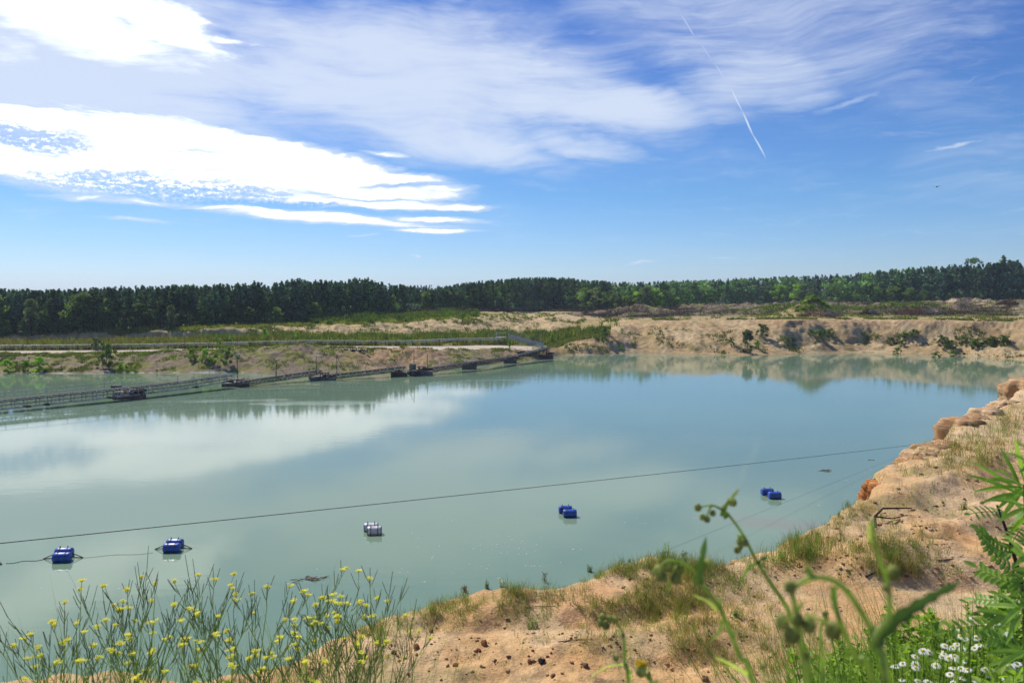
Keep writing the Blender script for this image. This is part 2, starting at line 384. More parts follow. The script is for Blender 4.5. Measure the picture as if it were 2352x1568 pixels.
EDGE = [(-900,1530,8.3),(-400,1545,8.3),(-100,1570,8.3),(0,1562,8.35),(40,1548,8.4),(150,1542,8.4),(330,1545,8.4),(480,1556,8.4),(590,1530,8.4),(680,1490,8.42),(760,1452,8.45),(830,1418,8.45),(880,1398,8.5),(960,1383,8.5),(1030,1362,8.5),(1090,1338,8.55),(1150,1332,8.6),(1210,1325,8.6),(1290,1308,8.6),(1380,1292,8.6),(1470,1278,8.6),(1550,1268,8.65),(1610,1290,8.55),(1672,1302,8.45),(1690,1286,8.45),(1730,1256,8.45),(1790,1232,8.45),(1850,1210,8.45),(1905,1188,8.5),(1960,1162,8.5),(1992,1148,8.5),(1992,1120,8.5),(2020,1085,8.55),(2062,1060,8.6),(2110,1022,8.65),(2165,1008,8.7),(2192,1000,8.7),(2190,962,8.75),(2230,948,8.75),(2280,930,8.8),(2330,905,8.8),(2345,880,8.8),(2400,850,8.8),(2550,826,8.7),(2900,800,8.6)]
EP = [atz(a, b, c).to_2d() for a, b, c in EDGE]
EP = [Vector((p.x, p.y)) for p in EP]
EP += [Vector((320, 150)), Vector((320, -60)), Vector((-80, -60)), Vector((-80, 6))]
EPa = np.array([(p.x, p.y) for p in EP])
def poly_sd(x, y):
    n = len(EPa); inside = np.zeros(x.shape, bool); d2 = np.full(x.shape, 1e9)
    for i in range(n):
        ax, ay = EPa[i]; bx, by = EPa[(i+1) % n]; ex, ey = bx-ax, by-ay
        t = np.clip(((x-ax)*ex+(y-ay)*ey)/(ex*ex+ey*ey+1e-12), 0, 1)
        dd = (x-ax-t*ex)**2+(y-ay-t*ey)**2; d2 = np.minimum(d2, dd)
        c = ((ay > y) != (by > y)); xi = ax+(y-ay)/(by-ay+1e-12)*(bx-ax); inside ^= (c & (x < xi))
    d = np.sqrt(d2); return np.where(inside, d, -d)
def near_terrain(x, y):
    sc = np.clip(y/14, .6, 2.0)
    wx = fbm(x, y, 1.6, 4, .55, seed=20)*.34*sc; wy = fbm(x, y, 1.6, 4, .55, seed=21)*.34*sc
    sd = poly_sd(x+wx, y+wy*.5)
    base = 8.45+ss(14, 30, y)*.22+fbm(x, y, 9, 2, seed=22)*.12
    r = np.sqrt(np.maximum(x*x+y*y, 0))
    right = ss(.5, 2.5, x)
    mound = 2.85*ss(7.5+right*.4, 1.4+right*.9, y)*ss(-60, -10, y+0*x)
    base = base+np.where(y < 8, mound, 0)
    # ruts and swells
    z = base+fbm(x, y, 2.6, 4, .5, seed=23)*.20+fbm(x, y, .55, 4, .55, seed=24)*.075
    rough = ss(-.1, .35, fbm(x, y, 2.2, 3, seed=26))
    z = z+ridge(x, y, .42, 3, 27)*.05*rough
    # level track crossing from the right
    tp = aty(1900, 1380, 11.2); tr = np.exp(-((y-(11.4+.10*(x-tp.x)))/1.3)**2)*ss(tp.x-1.8, tp.x-.6, x)
    z = z*(1-tr*.8)+(8.33+np.sin((y*1.0-.1*x)*9)*.012)*tr*.8
    # ridge of loose sand beyond the track
    def g(px, py, w, d, h, rot=0):
        p = atz(px, py, 8.5); dx = x-p.x; dy = y-p.y; c, s_ = math.cos(R(rot)), math.sin(R(rot))
        return h*np.exp(-((dx*c+dy*s_)/w)**2-((dy*c-dx*s_)/d)**2)
    z = z+g(2020, 1280, 1.6, .5, .28, 12)+g(1990, 1320, .5, .3, .22)+g(2250, 1290, 2.2, .6, .25, 8)+g(1560, 1290, 1.4, .7, .22, 5)+g(1130, 1350, .9, .5, .14)
    z = z+g(2150, 1130, 2.5, .5, .3, 30)+g(2280, 1080, 3, .7, .4, 25)+g(2250, 1200, 3, .35, .22, 25)
    z = z-g(1500, 1390, 1.6, .35, .16, 20)-g(1560, 1500, 1.1, .3, .16, 12)-g(1150, 1420, 1.2, .25, .1, 5)-g(2150, 1330, 1.6, .22, .12, -4)
    dr = ridge(x*.35-y*.2, y*.9+x*.35, .5, 2, 31)*ss(13, 16, y)
    z = z+dr*.07
    steep = 2.0+1.3*fbm(x, y, 2.5, 3, seed=29)
    drop = np.where(sd < 0, -sd*steep*1.2, 0)+np.where((sd >= 0) & (sd < .5), (.5-sd)**2*.5, 0)
    z = z-drop-np.where(sd < 0, .12, 0)
    z = np.maximum(z, -3.0)
    return z, sd, tr, rough

def lin(*c): return np.array(c, float)
SAND = lin(.60, .37, .168); SANDP = lin(.60, .44, .26); ORNG = lin(.60, .31, .13); BRWN = lin(.22, .135, .072); GREY = lin(.24, .19, .12)
GRN = lin(.10, .135, .025); YGR = lin(.215, .215, .045); DGR = lin(.035, .06, .018); ROAD = lin(.46, .37, .28)
FSAND = lin(.43, .305, .155); FPALE = lin(.53, .405, .235)
def mixc(c, d, m): return c+(d-c)*m[..., None]

def make_ground():
    Y = list(np.arange(-8, 2, .12)); y = 2.0
    while y < 62: Y.append(y); y += max(.028, y*.0062)
    Y += list(np.arange(62, 128, 4)); Y += list(np.arange(128, 262, .34))
    y = 262
    while y < 480: Y.append(y); y += 1.3
    while y < 3600: Y.append(y); y *= 1.05
    Y = np.array(Y); Q = np.linspace(-.80, .80, 1000)
    q, yy = np.meshgrid(Q, Y); x = q*(yy+12)
    z = np.zeros(x.shape); col = np.zeros(x.shape+(3,)); tt = np.full(x.shape, -1.0)
    nr = yy < 160; fr = yy > 90
    zn, sd, tr, rough = near_terrain(x[nr], yy[nr]); zf, t, px = far_terrain(x[fr], yy[fr])
    ZN = np.full(x.shape, -3.0); ZF = np.full(x.shape, -3.0); ZN[nr] = zn; ZF[fr] = zf
    z = np.maximum(ZN, ZF)
    # near colours
    xn, yn = x[nr], yy[nr]
    c = np.tile(SAND, (len(xn), 1))
    a = fbm(xn, yn, 3.0, 4, seed=40); b = fbm(xn, yn, .5, 4, .6, seed=41); d = fbm(xn, yn, .12, 3, .6, seed=42)
    c = mixc(c, SANDP, ss(-.25, .35, a+ .3*b)*.75)
    c = mixc(c, ORNG, ss(.15, .55, fbm(xn, yn, 1.7, 3, seed=43))*.55*ss(26, 14, yn))
    c = mixc(c, BRWN, rough*ss(.05, .45, b+.35*d)*.62*(1-tr))
    c = mixc(c, BRWN*1.6, ss(.34, .55, d+.3*b)*.25*(1-tr))
    c = mixc(c, SANDP*1.02, ss(16, 24, yn)*.45)
    c = mixc(c, BRWN*1.5, ss(.0, -.6, sd)*.55)
    c = mixc(c, GRN*1.1, ss(.12, .5, fbm(xn, yn, 1.3, 4, seed=45)+.1)*.30*(1-tr))
    c = mixc(c, BRWN*.8+GRN*.3, ss(6.8, 4.5, yn)*.8)
    coln = np.zeros(x.shape+(3,)); coln[nr] = c
    # far colours
    xf, yf = x[fr], yy[fr]
    L = ss(1330, 1270, px)
    a = fbm(xf, yf, 8, 5, .6, seed=50); b = fbm(xf, yf, 2.2, 4, .6, seed=51); g = fbm(xf, yf, 5, 5, .62, seed=52)
    # left side
    cl = np.tile(GREY, (len(xf), 1)); cl = mixc(cl, lin(.20, .145, .088), ss(-.1, .4, a)*.6)
    cl = mixc(cl, YGR*.95, ss(-.08, .28, g)*.75)
    ramp = np.exp(-((px-905)/95)**2)*ss(.05, .4, t)*ss(2.2, 1.6, t); cl = mixc(cl, lin(.42, .27, .145), np.clip(ramp*1.3, 0, 1)*.85)
    cl = mixc(cl, lin(.36, .21, .10), ss(.2, .7, t)*ss(2, 1.3, t)*ss(1080, 1200, px)*.5)
    cl = mixc(cl, YGR*.95, ss(1.1, 1.5, t)*ss(2.0, 1.9, t)*ss(800, 600, px)*.85)
    cl = mixc(cl, ROAD, ss(1.85, 2.0, t)*ss(3.05, 2.9, t)*ss(1250, 1200, px))
    cl = mixc(cl, YGR*.8, ss(2.95, 3.05, t)*.85)
    cl = mixc(cl, FPALE*lin(.98, .95, .86), ss(3.75, 3.98, t)*ss(5.12, 4.98, t)*(1-.35*ss(.1, .5, g)))
    cl = mixc(cl, BRWN*2.0, ss(3.85, 4.0, t)*ss(5.0, 4.9, t)*ss(420, 250, px)*.55)
    pl = ss(4.95, 5.1, t)
    cp = mixc(np.tile(YGR, (len(xf), 1)), FPALE*.9, ss(-.1, .45, a+.6*ss(850, 1250, px)-.28))
    cl = mixc(cl, cp, pl)
    # right side
    cr = np.tile(FSAND, (len(xf), 1)); cr = mixc(cr, FPALE, ss(-.2, .4, a)*.7)
    cr = mixc(cr, lin(.27, .17, .09), ss(.1, .5, fbm(xf, yf*.5, 7, 4, .6, seed=55))*.6*ss(3.2, 2.2, t))
    cr = mixc(cr, GRN*.8, ss(.12, .42, g)*.6*ss(2.9, 1.9, t)*ss(.1, .5, t))
    cr = mixc(cr, lin(.36, .21, .10), ss(.0, .5, b)*.3)
    stra = np.sin((ZF[fr]+fbm(xf, yf, 10, 2, seed=56)*.5)*9)*.5+.5
    cr = mixc(cr, lin(.30, .20, .12), stra*ss(2.6, 3.0, t)*ss(4.05, 3.95, t)*ss(1700, 1770, px)*.9)
    cr = mixc(cr, YGR*.9, ss(4.1, 4.5, t)*ss(5.3, 5.1, t)*ss(-.15, .2, g)*.6)
    br = mixc(np.tile(lin(.15, .11, .078), (len(xf), 1)), lin(.25, .2, .15), ss(-.1, .4, b+.4*a)); br = mixc(br, YGR, ss(.1, .4, g)*.8); br = mixc(br, FPALE, ss(.2, .45, a)*.8*ss(1900, 2200, px))
    cr = mixc(cr, br, ss(5.06, 5.18, t)); cr = mixc(cr, BRWN*1.1, ss(.12, .02, t)*.3)
    cf = mixc(cr, cl, L)
    cf = cf*(1+.42*np.clip(fbm(xf, yf, 1.1, 3, .7, seed=58), -1, 1))[:, None]
    def blob(cpx, Yc, w, d):
        cx = (cpx-CX)/F*Yc; return np.exp(-((xf-cx)/w)**2-((yf-Yc)/d)**2)
    cf = mixc(cf, YGR*.95, np.clip((blob(1860, 235, 8, 7)+blob(1930, 262, 15, 8)+blob(1790, 270, 16, 8)+blob(2070, 280, 16, 9))*1.2, 0, 1)*ss(-.1, .25, g))
    cf = mixc(cf, FPALE, np.clip(blob(1300, 250, 6, 8)*1.3, 0, 1)*.8)
    cf = mixc(cf, DGR*.9, ss(6.0, 6.12, t))
    cf = mixc(cf, BRWN*1.0, ss(-.02, .02, t)*ss(.06, .03, t)*.6)
    cf = mixc(cf, lin(.6, .57, .5), ss(-.03, -.01, t)*ss(.035, .02, t)*ss(620, 560, px)*ss(-.2, .0, b)*.9)
    colf = np.zeros(x.shape+(3,)); colf[fr] = cf
    col = np.where((ZN > ZF)[..., None], coln, colf); col[z <= -2.99] = BRWN
    col[yy > 480] = np.where(((ZN > ZF)[yy > 480])[:, None], col[yy > 480], DGR)
    ny, nx = x.shape
    i = np.arange(ny*nx).reshape(ny, nx)
    f = np.stack([i[:-1, :-1], i[:-1, 1:], i[1:, 1:], i[1:, :-1]], -1).reshape(-1, 4)
    V = np.stack([x, yy, z], -1).reshape(-1, 3)
    m = bpy.data.materials.new('earth'); m.use_nodes = True; t_ = NT(m.node_tree); t_.n.clear()
    p = t_.new('ShaderNodeBsdfPrincipled'); out = t_.new('ShaderNodeOutputMaterial'); oc = t_.new('ShaderNodeTexCoord').outputs['Object']
    at = t_.new('ShaderNodeVertexColor'); at.layer_name = 'Col'
    n1 = t_.noise(oc, 22, 5, .7); n2 = t_.noise(oc, 1.3, 6, .7)
    k = t_.math('MULTIPLY', t_.mapr(n1, .25, .75, .80, 1.18), t_.mapr(n2, .3, .7, .84, 1.16))
    cc = t_.mix(1.0, at.outputs[0], t_.comb(k, k, k), 'MULTIPLY')
    t_.l.new(cc, p.inputs['Base Color']); p.inputs['Roughness'].default_value = .95; p.inputs['Specular IOR Level'].default_value = .1
    b1 = t_.new('ShaderNodeBump'); b1.inputs['Strength'].default_value = .55; b1.inputs['Distance'].default_value = .02; t_.l.new(t_.noise(oc, 30, 6, .7), b1.inputs['Height'])
    b3 = t_.new('ShaderNodeBump'); b3.inputs['Strength'].default_value = .8; b3.inputs['Distance'].default_value = .07; t_.l.new(t_.noise(oc, 7, 5, .75), b3.inputs['Height']); t_.l.new(b1.outputs[0], b3.inputs['Normal'])
    b2 = t_.new('ShaderNodeBump'); b2.inputs['Strength'].default_value = .6; b2.inputs['Distance'].default_value = .25; t_.l.new(t_.noise(oc, 1.6, 6, .72), b2.inputs['Height']); t_.l.new(b3.outputs[0], b2.inputs['Normal'])
    dst = t_.vm('LENGTH', oc); t_.l.new(t_.mapr(dst, 60, 130, .0, .7), b2.inputs['Strength'])
    t_.l.new(b2.outputs[0], p.inputs['Normal']); t_.l.new(p.outputs[0], out.inputs[0])
    o = np_mesh('ground', V, 4, f, m, col=col.reshape(-1, 3), smooth=True); o['kind'] = 'structure'
    return Y, Q, z
GY, GQ, GZ = make_ground()
def H(x, y):
    """height of the built ground (bilinear look-up)"""
    x = np.asarray(x, float); y = np.asarray(y, float)
    q = x/(y+12); j = np.clip((q-GQ[0])/(GQ[1]-GQ[0]), 0, len(GQ)-1.001); i = np.clip(np.interp(y, GY, np.arange(len(GY))), 0, len(GY)-1.001)
    i0 = i.astype(int); j0 = j.astype(int); a = i-i0; b = j-j0
    return (GZ[i0, j0]*(1-b)+GZ[i0, j0+1]*b)*(1-a)+(GZ[i0+1, j0]*(1-b)+GZ[i0+1, j0+1]*b)*a
_ys = np.concatenate([np.geomspace(4.5, 60, 420), np.linspace(61, 300, 700), np.linspace(301, 900, 300)])
def hit(px, py):
    a, b, c = ray(px, py); s = a/b; X = s*_ys; zr = CAMZ+c/b*_ys; h = np.maximum(H(X, _ys), 0.0)
    k = np.argmax(h >= zr)
    if h[k] < zr[k]: return None
    return Vector((X[k], _ys[k], float(h[k])))
def hits(px, py):
    out = []
    for a, b in zip(px, py):
        p = hit(a, b)
        if p is not None: out.append(p)
    return np.array(out)
def KP(px, t):
    """point on far ground at picture column px and profile position t (0 waterline .. 6 forest foot)"""
    Ys, Zs = knots(np.array([float(px)])); k = int(min(max(t, 0), 6.999)); y = Ys[k][0]+(Ys[k+1][0]-Ys[k][0])*(t-k)
    x = (px-CX)/F*y
    return Vector((x, y, float(H(x, y))))

# water
def make_water():
    m = bpy.data.materials.new('lake_water'); m.use_nodes = True; t = NT(m.node_tree); t.n.clear()
    p = t.new('ShaderNodeBsdfPrincipled'); out = t.new('ShaderNodeOutputMaterial'); oc = t.new('ShaderNodeTexCoord').outputs['Object']
    big = t.noise(t.mapping(oc, sc=(.6, 1, 1)), .03, 3, .5)
    c = t.mix(t.mapr(big, .3, .7), (.158, .242, .158, 1), (.182, .27, .180, 1))
    q = atz(1795, 1203, 0)          # pale sandbar just under the surface
    mm = t.vm('LENGTH', t.vm('MULTIPLY', t.mapping(oc, tuple(q), (0, 0, R(-18)), (4.6, 2.0, 1), 'TEXTURE'), (1, 1, 0)))
    mm = t.math('ADD', mm, t.math('MULTIPLY', t.math('SUBTRACT', t.noise(oc, .6, 4, .6), .5), .9))
    c = t.mix(t.mapr(mm, 1.1, .1, 0, .65), c, (.21, .20, .15, 1))
    t.l.new(c, p.inputs['Base Color']); p.inputs['Roughness'].default_value = .05; p.inputs['IOR'].default_value = 1.33
    # gentle ripples, stronger in a few breeze-ruffled patches
    def patch(px, py, rx, ry, rot=0):
        a = atz(px, py, 0); return t.mapr(t.math('ADD', t.vm('LENGTH', t.vm('MULTIPLY', t.mapping(oc, tuple(a), (0, 0, R(rot)), (rx, ry, 1), 'TEXTURE'), (1, 1, 0))), t.math('MULTIPLY', t.math('SUBTRACT', t.noise(oc, .12, 4, .6), .5), 1.2)), 1.1, .2)
    pm = patch(480, 920, 13, 2.2, 8)
    for a in ((640, 892, 12, 1.0, 8), (720, 925, 11, 2.5, 5), (60, 955, 5, 1, 10), (1180, 872, 9, 1.0, 5)): pm = t.math('MAXIMUM', pm, patch(*a))
    nA = t.noise(t.mapping(oc, rot=(0, 0, R(8)), sc=(.45, 1.5, 1)), 1.1, 3, .5)
    nB = t.noise(t.mapping(oc, sc=(.6, 1.4, 1)), 3.2, 3, .55)
    nC = t.noise(t.mapping(oc, sc=(1, 1.2, 1)), 5.5, 2, .5)
    calm = t.mapr(t.noise(t.mapping(oc, sc=(.4, 1, 1)), .05, 3, .5), .35, .65, .25, 1.0)
    h = t.math('ADD', t.math('MULTIPLY', t.math('MULTIPLY', nA, calm), .0042), t.math('MULTIPLY', t.math('MULTIPLY', nB, calm), .0010))
    h = t.math('ADD', h, t.math('MULTIPLY', t.math('MULTIPLY', nC, pm), .013))
    b = t.new('ShaderNodeBump'); b.inputs['Strength'].default_value = 1.0; b.inputs['Distance'].default_value = 1.0
    t.l.new(h, b.inputs['Height']); t.l.new(b.outputs[0], p.inputs['Normal']); t.l.new(p.outputs[0], out.inputs[0])
    o = MB().add([(-420, 4, 0), (420, 4, 0), (420, 232, 0), (-420, 232, 0)], [(0, 1, 2, 3)]).build('water', m); o['kind'] = 'structure'
make_water()

def make_road():
    px = np.linspace(-250, 1222, 420); V = []; n = 7
    for p in px:
        Ys, _ = knots(np.array([p])); y0, y1 = Ys[2][0], Ys[3][0]
        for k in range(n):
            y = y0+(y1-y0)*(k/(n-1)); x = (p-CX)/F*y; V.append((x, y, float(H(x, y))+.10-.10*(2*k/(n-1)-1)**4))
    i = np.arange(len(px)*n).reshape(-1, n)
    f = np.stack([i[:-1, :-1], i[1:, :-1], i[1:, 1:], i[:-1, 1:]], -1).reshape(-1, 4)
    o = np_mesh('road', np.array(V), 4, f, mat('pale_dirt', (.50, .42, .33), .95, .14, .35, spec=.05), smooth=True); o['kind'] = 'structure'
make_road()
# ------------------------------------------------------------------ foliage building blocks (numpy)
def rv(n): v = rng.normal(size=(n, 3)); return v/np.linalg.norm(v, axis=1, keepdims=True)
def leaf_quads(cen, size, up=.0, n=None, aspect=1.0):
    """small leaf-clump quads with random orientation at centres"""
    m = len(cen); a = rv(m); a[:, 2] *= (1-up); a /= np.linalg.norm(a, axis=1, keepdims=True); b = np.cross(a, rv(m)); b /= np.linalg.norm(b, axis=1, keepdims=True)
    sz = (size*rng.uniform(.6, 1.3, m))[:, None]
    V = np.stack([cen-a*sz*.5*aspect, cen+b*sz*.32, cen+a*sz*.5*aspect, cen-b*sz*.32], 1).reshape(-1, 3)
    return V
def crown_pts(clumps, radii, per, squash=.8):
    P = []; T = []
    for c, r in zip(clumps, radii):
        n = int(per); d = rv(n)*(rng.uniform(.35, 1, n)**.6)[:, None]*r; d[:, 2] *= squash
        P.append(c+d); T.append(np.full(n, rng.uniform(.62, 1.35)))
    return np.concatenate(P), np.concatenate(T)
def tint_cols(T, base=(1, 1, 1), var=.18):
    c = T[:, None]*np.array(base)*(1+rng.normal(size=(len(T), 3))*var*np.array([1, .6, .6])); return np.clip(c, .1, 3).repeat(4, 0)
def trunk_arrays(h, r0, r1, bend=.3, limbs=0, lo=.4):
    m = MB(); b = (rng.uniform(-bend, bend), rng.uniform(-bend, bend)); n = 5
    pts = [(b[0]*math.sin(i/n*2.2), b[1]*math.sin(i/n*2.8), h*i/n-.3*(i == 0)) for i in range(n+1)]
    m.tube(pts, [r0+(r1-r0)*i/n for i in range(n+1)], 5)
    for _ in range(limbs):
        z = h*rng.uniform(lo, .92); a = rng.uniform(0, 6.28); L = h*rng.uniform(.10, .2)
        m.tube([(0, 0, z), (math.cos(a)*L*.6, math.sin(a)*L*.6, z+L*.2), (math.cos(a)*L, math.sin(a)*L, z+L*.5)], [r0*.4, r0*.25, r0*.1], 3, False)
    return m
def make_crown(kind, h):
    """returns leaf verts and colours for a tree of height h (base at 0)"""
    cl = []; ra = []
    if kind == 'pine':            # bare lower trunk, ragged pointed-round crown
        n = 34
        for i in range(n):
            f = rng.uniform(0, 1)**1.15; z = h*(.40+.55*f); rr = h*.145*(1-f)**.75*rng.uniform(.35, 1.15); a = rng.uniform(0, 6.28)
            cl.append((math.cos(a)*rr, math.sin(a)*rr, z)); ra.append(h*(.060-.036*f)*rng.uniform(.7, 1.25))
        cl += [(0, 0, h*.985), (0, 0, h*.95)]; ra += [h*.012, h*.02]; per = 34; size = h*.030
    elif kind == 'young':         # cone down to the ground
        for i in range(30):
            f = rng.uniform(0, 1)**1.2; z = h*(.05+.9*f); rr = h*.20*(1-f*.92)*rng.uniform(.4, 1.05); a = rng.uniform(0, 6.28)
            cl.append((math.cos(a)*rr, math.sin(a)*rr, z)); ra.append(h*(.10-.065*f)*rng.uniform(.7, 1.2))
        cl += [(0, 0, h*.98), (0, 0, h*.93)]; ra += [h*.016, h*.03]; per = 36; size = h*.042
    elif kind == 'umbrella':
        for i in range(16):
            a = rng.uniform(0, 6.28); r_ = rng.uniform(0, .19)*h; z = h*(.90-.6*(r_/h)**1.2+rng.uniform(-.05, .03))
            cl.append((math.cos(a)*r_, math.sin(a)*r_, z)); ra.append(h*.055*rng.uniform(.7, 1.2))
        per = 55; size = h*.03
    else:                         # broadleaf, willow or shrub
        w = {'broad': .30, 'willow': .26, 'shrub': .5}[kind]; lo = {'broad': .16, 'willow': .08, 'shrub': .04}[kind]
        for i in range(26):
            f = rng.uniform(0, 1); z = h*(lo+(.97-lo)*f); rr = h*w*(math.sin(math.pi*min(.97, .2+.72*f)) if kind != 'shrub' else math.sqrt(1-.92*f*f))*rng.uniform(.2, 1); a = rng.uniform(0, 6.28)
            cl.append((math.cos(a)*rr, math.sin(a)*rr, z)); ra.append(h*.12*rng.uniform(.6, 1.25))
        per = 80; size = h*(.05 if kind != 'shrub' else .075)
    P, T = crown_pts(np.array(cl), ra, per, .75); P[:, 2] = np.maximum(P[:, 2], .02*h)
    return P, T, size
M_PINE = mat('pine_needles', (.112, .190, .075), .75, .5, .25, transl=.35, vcol=True, spec=.2, objvar=.42)
M_YPINE = mat('young_pine_needles', (.130, .215, .090), .75, .5, .25, transl=.35, vcol=True, spec=.2, objvar=.35)
M_BROAD = mat('bright_leaves', (.21, .33, .035), .6, .3, .3, transl=.45, vcol=True, spec=.3, objvar=.3)
M_DULL = mat('dull_leaves', (.15, .225, .055), .65, .4, .3, transl=.35, vcol=True, spec=.25, objvar=.25)
M_WILL = mat('willow_leaves', (.13, .17, .09), .6, .3, .4, transl=.35, vcol=True, spec=.3, objvar=.15)
M_BARK = mat('pine_bark', (.14, .075, .045), .9, .35, 2.0, col2=(.06, .045, .035), spec=.1)
M_BARKD = mat('dark_bark', (.055, .042, .032), .9, .35, 2.0, spec=.1)
def tree_proto(name, kind, h, m, bark):
    root = empty(name); P, T, size = make_crown(kind, h)
    V = leaf_quads(P, size); o = np_mesh('crown', V, 4, np.arange(len(V)), m, root, tint_cols(T))
    tr = {'pine': (.9, .012, .003, 8, .3), 'young': (.9, .014, .002, 3, .2), 'umbrella': (.88, .015, .006, 8, .7), 'broad': (.7, .018, .004, 8, .3), 'willow': (.6, .02, .004, 6, .2), 'shrub': (.6, .02, .004, 8, .2)}[kind]
    trunk_arrays(h*tr[0], h*tr[1], h*tr[2], h*.015, tr[3], tr[4]).build('trunk', bark, root)
    return root
PROT = {}
for key, (nm, kind, h, m, bk, n) in {'pine': ('pine_tree', 'pine', 16, M_PINE, M_BARK, 5), 'young': ('young_pine_tree', 'young', 6, M_YPINE, M_BARKD, 4), 'broad': ('broadleaf_tree', 'broad', 9, M_BROAD, M_BARKD, 3),
        'dull': ('broadleaf_tree', 'broad', 10, M_DULL, M_BARKD, 3), 'willow': ('willow_tree', 'willow', 8, M_WILL, M_BARKD, 2), 'umbrella': ('umbrella_pine_tree', 'umbrella', 18, M_PINE, M_BARKD, 2),
        'shrub': ('green_shrub', 'shrub', 2, M_BROAD, M_BARKD, 3), 'dshrub': ('dark_shrub', 'shrub', 2, M_DULL, M_BARKD, 2), 'wshrub': ('willow_shrub', 'shrub', 3, M_WILL, M_BARKD, 2)}.items():
    PROT[key] = [[tree_proto(nm, kind, h, m, bk), h, False] for _ in range(n)]
CATS = {'pine': 'pine tree', 'young': 'pine tree', 'broad': 'tree', 'dull': 'tree', 'willow': 'tree', 'umbrella': 'pine tree', 'shrub': 'shrub', 'dshrub': 'shrub', 'wshrub': 'shrub'}
def plant(kind, p, h, label, group=None, wide=1.0, which=None):
    pr = PROT[kind]; i = which if which is not None else int(rng.integers(len(pr))); root, h0, used = pr[i]; k = h/h0
    loc = Vector((p[0], p[1], p[2]-.05)); rz = rng.uniform(0, 6.28)
    if not used:
        pr[i][2] = True; o = root; o.location = loc; o.rotation_euler = (0, 0, rz); o.scale = (k*wide, k*wide, k); o['label'] = label
        if group: o['group'] = group
        o['category'] = CATS[kind]
    else:
        o = dup(root, loc, rz, (k*wide, k*wide, k), label, group)
        if not group and 'group' in o: del o['group']
        o['category'] = CATS[kind]
    return o
SKY_X = [-300, 0, 150, 250, 420, 540, 640, 690, 760, 830, 900, 950, 1000, 1060, 1100, 1200, 1300, 1350, 1450, 1600, 1750, 1850, 1950, 2050, 2150, 2200, 2260, 2300, 2352, 2700]
SKY_Y = [662, 664, 666, 659, 656, 652, 648, 640, 645, 640, 652, 656, 662, 650, 646, 638, 638, 644, 648, 642, 636, 632, 628, 617, 610, 608, 606, 594, 596, 585]
def skyl(px): return float(np.interp(px, SKY_X, SKY_Y))
ONES = ['', 'first', 'second', 'third', 'fourth', 'fifth', 'sixth', 'seventh', 'eighth', 'ninth', 'tenth', 'eleventh', 'twelfth', 'thirteenth', 'fourteenth', 'fifteenth', 'sixteenth', 'seventeenth', 'eighteenth', 'nineteenth']
TENS = {2: ('twentieth', 'twenty'), 3: ('thirtieth', 'thirty'), 4: ('fortieth', 'forty')}
def ordinal(n): return ONES[n] if n < 20 else (TENS[n//10][0] if n % 10 == 0 else TENS[n//10][1]+' '+ONES[n % 10])
def forest_row(n, x0, x1, dt, top_fn, kinds, label, group, wide=1.0, hmin=3.0, hmax=24, jit=.12, base_t=6.0):
    for i in range(n):
        px = x0+(x1-x0)*(i+rng.uniform(.1, .9))/n
        p = KP(px, base_t); d = dt+rng.uniform(-3, 3) if dt else rng.uniform(-1.5, 1.5)
        Y = p.y+d; x = (px-CX)/F*Y; z = float(H(x, Y)); p = Vector((x, Y, z))
        row = top_fn(px); ztop = CAMZ+(690-row)/F*Y; h = float(np.clip((ztop-z)*rng.uniform(1-jit, 1+jit*.35), hmin, hmax))
        k = kinds[int(rng.integers(len(kinds)))]
        plant(k, p, h, ordinal(i+1)+' from left, '+label, group, wide*rng.uniform(.85, 1.2))
# the packed forest edge, left to right; trees in one stand look alike and share their label
forest_row(24, -60, 330, 1, lambda p: 712+22*math.sin(p*.05)+10*math.sin(p*.13), ['young', 'young', 'dull', 'pine'], 'bushy low trees at the foot of the far left forest', 'low trees at the foot of the far left forest', 1.5, 2.5, 8, .3)
forest_row(26, -60, 400, 4, lambda p: 676+8*math.sin(p*.03), ['pine', 'pine', 'young', 'dull'], 'middle rank of dark trees in the far left forest', 'dark trees of the far left forest', 1.3, 5, 14)
forest_row(20, -60, 420, 8, skyl, ['pine'], 'tall skyline pines above the left end of the road', 'skyline pines at far left', 1.2, 6, 18)
forest_row(34, 395, 905, 1, lambda p: np.interp(p, [395, 600, 905], [703, 700, 688]), ['young', 'young', 'young', 'dull'], 'low row of bushy young pines before the tall pines', 'row of young pines left of centre', 1.35, 2.5, 8, .16)
forest_row(44, 395, 960, 5, skyl, ['pine', 'pine', 'pine', 'young'], 'tall dark pines behind the row of young pines', 'tall pines left of centre', 1.2, 6, 20, .30)
forest_row(14, 945, 1110, 2, lambda p: 664+rng.uniform(-4, 4), ['pine', 'dull', 'pine'], 'greyer trees in the dip of the skyline', 'trees in the dip of the forest edge', 1.2, 5, 18)
forest_row(36, 1110, 1352, 1, lambda p: skyl(p), ['pine'], 'straight bare trunked pines behind the sloping conveyor', 'straight bare trunked pines at the centre', .95, 8, 24, .08)
forest_row(9, 1110, 1160, 0, lambda p: 690+rng.uniform(-4, 4), ['dull', 'young'], 'low leafy bushes under the straight pines', 'low bushes under the straight pines', 1.3, 2, 5)
forest_row(24, 1345, 1640, 2, lambda p: 668+7*math.sin(p*.045), ['broad', 'broad', 'broad', 'dull', 'willow'], 'bright rounded trees right of the straight pines', 'bright broadleaf trees right of centre', 1.4, 5, 15, .12)
forest_row(26, 1640, 2080, 2, lambda p: 660+6*math.sin(p*.03), ['dull', 'dull', 'broad', 'pine', 'young'], 'dull green round trees behind the brush heaps', 'dull green trees behind the brush heaps', 1.45, 5, 15, .14)
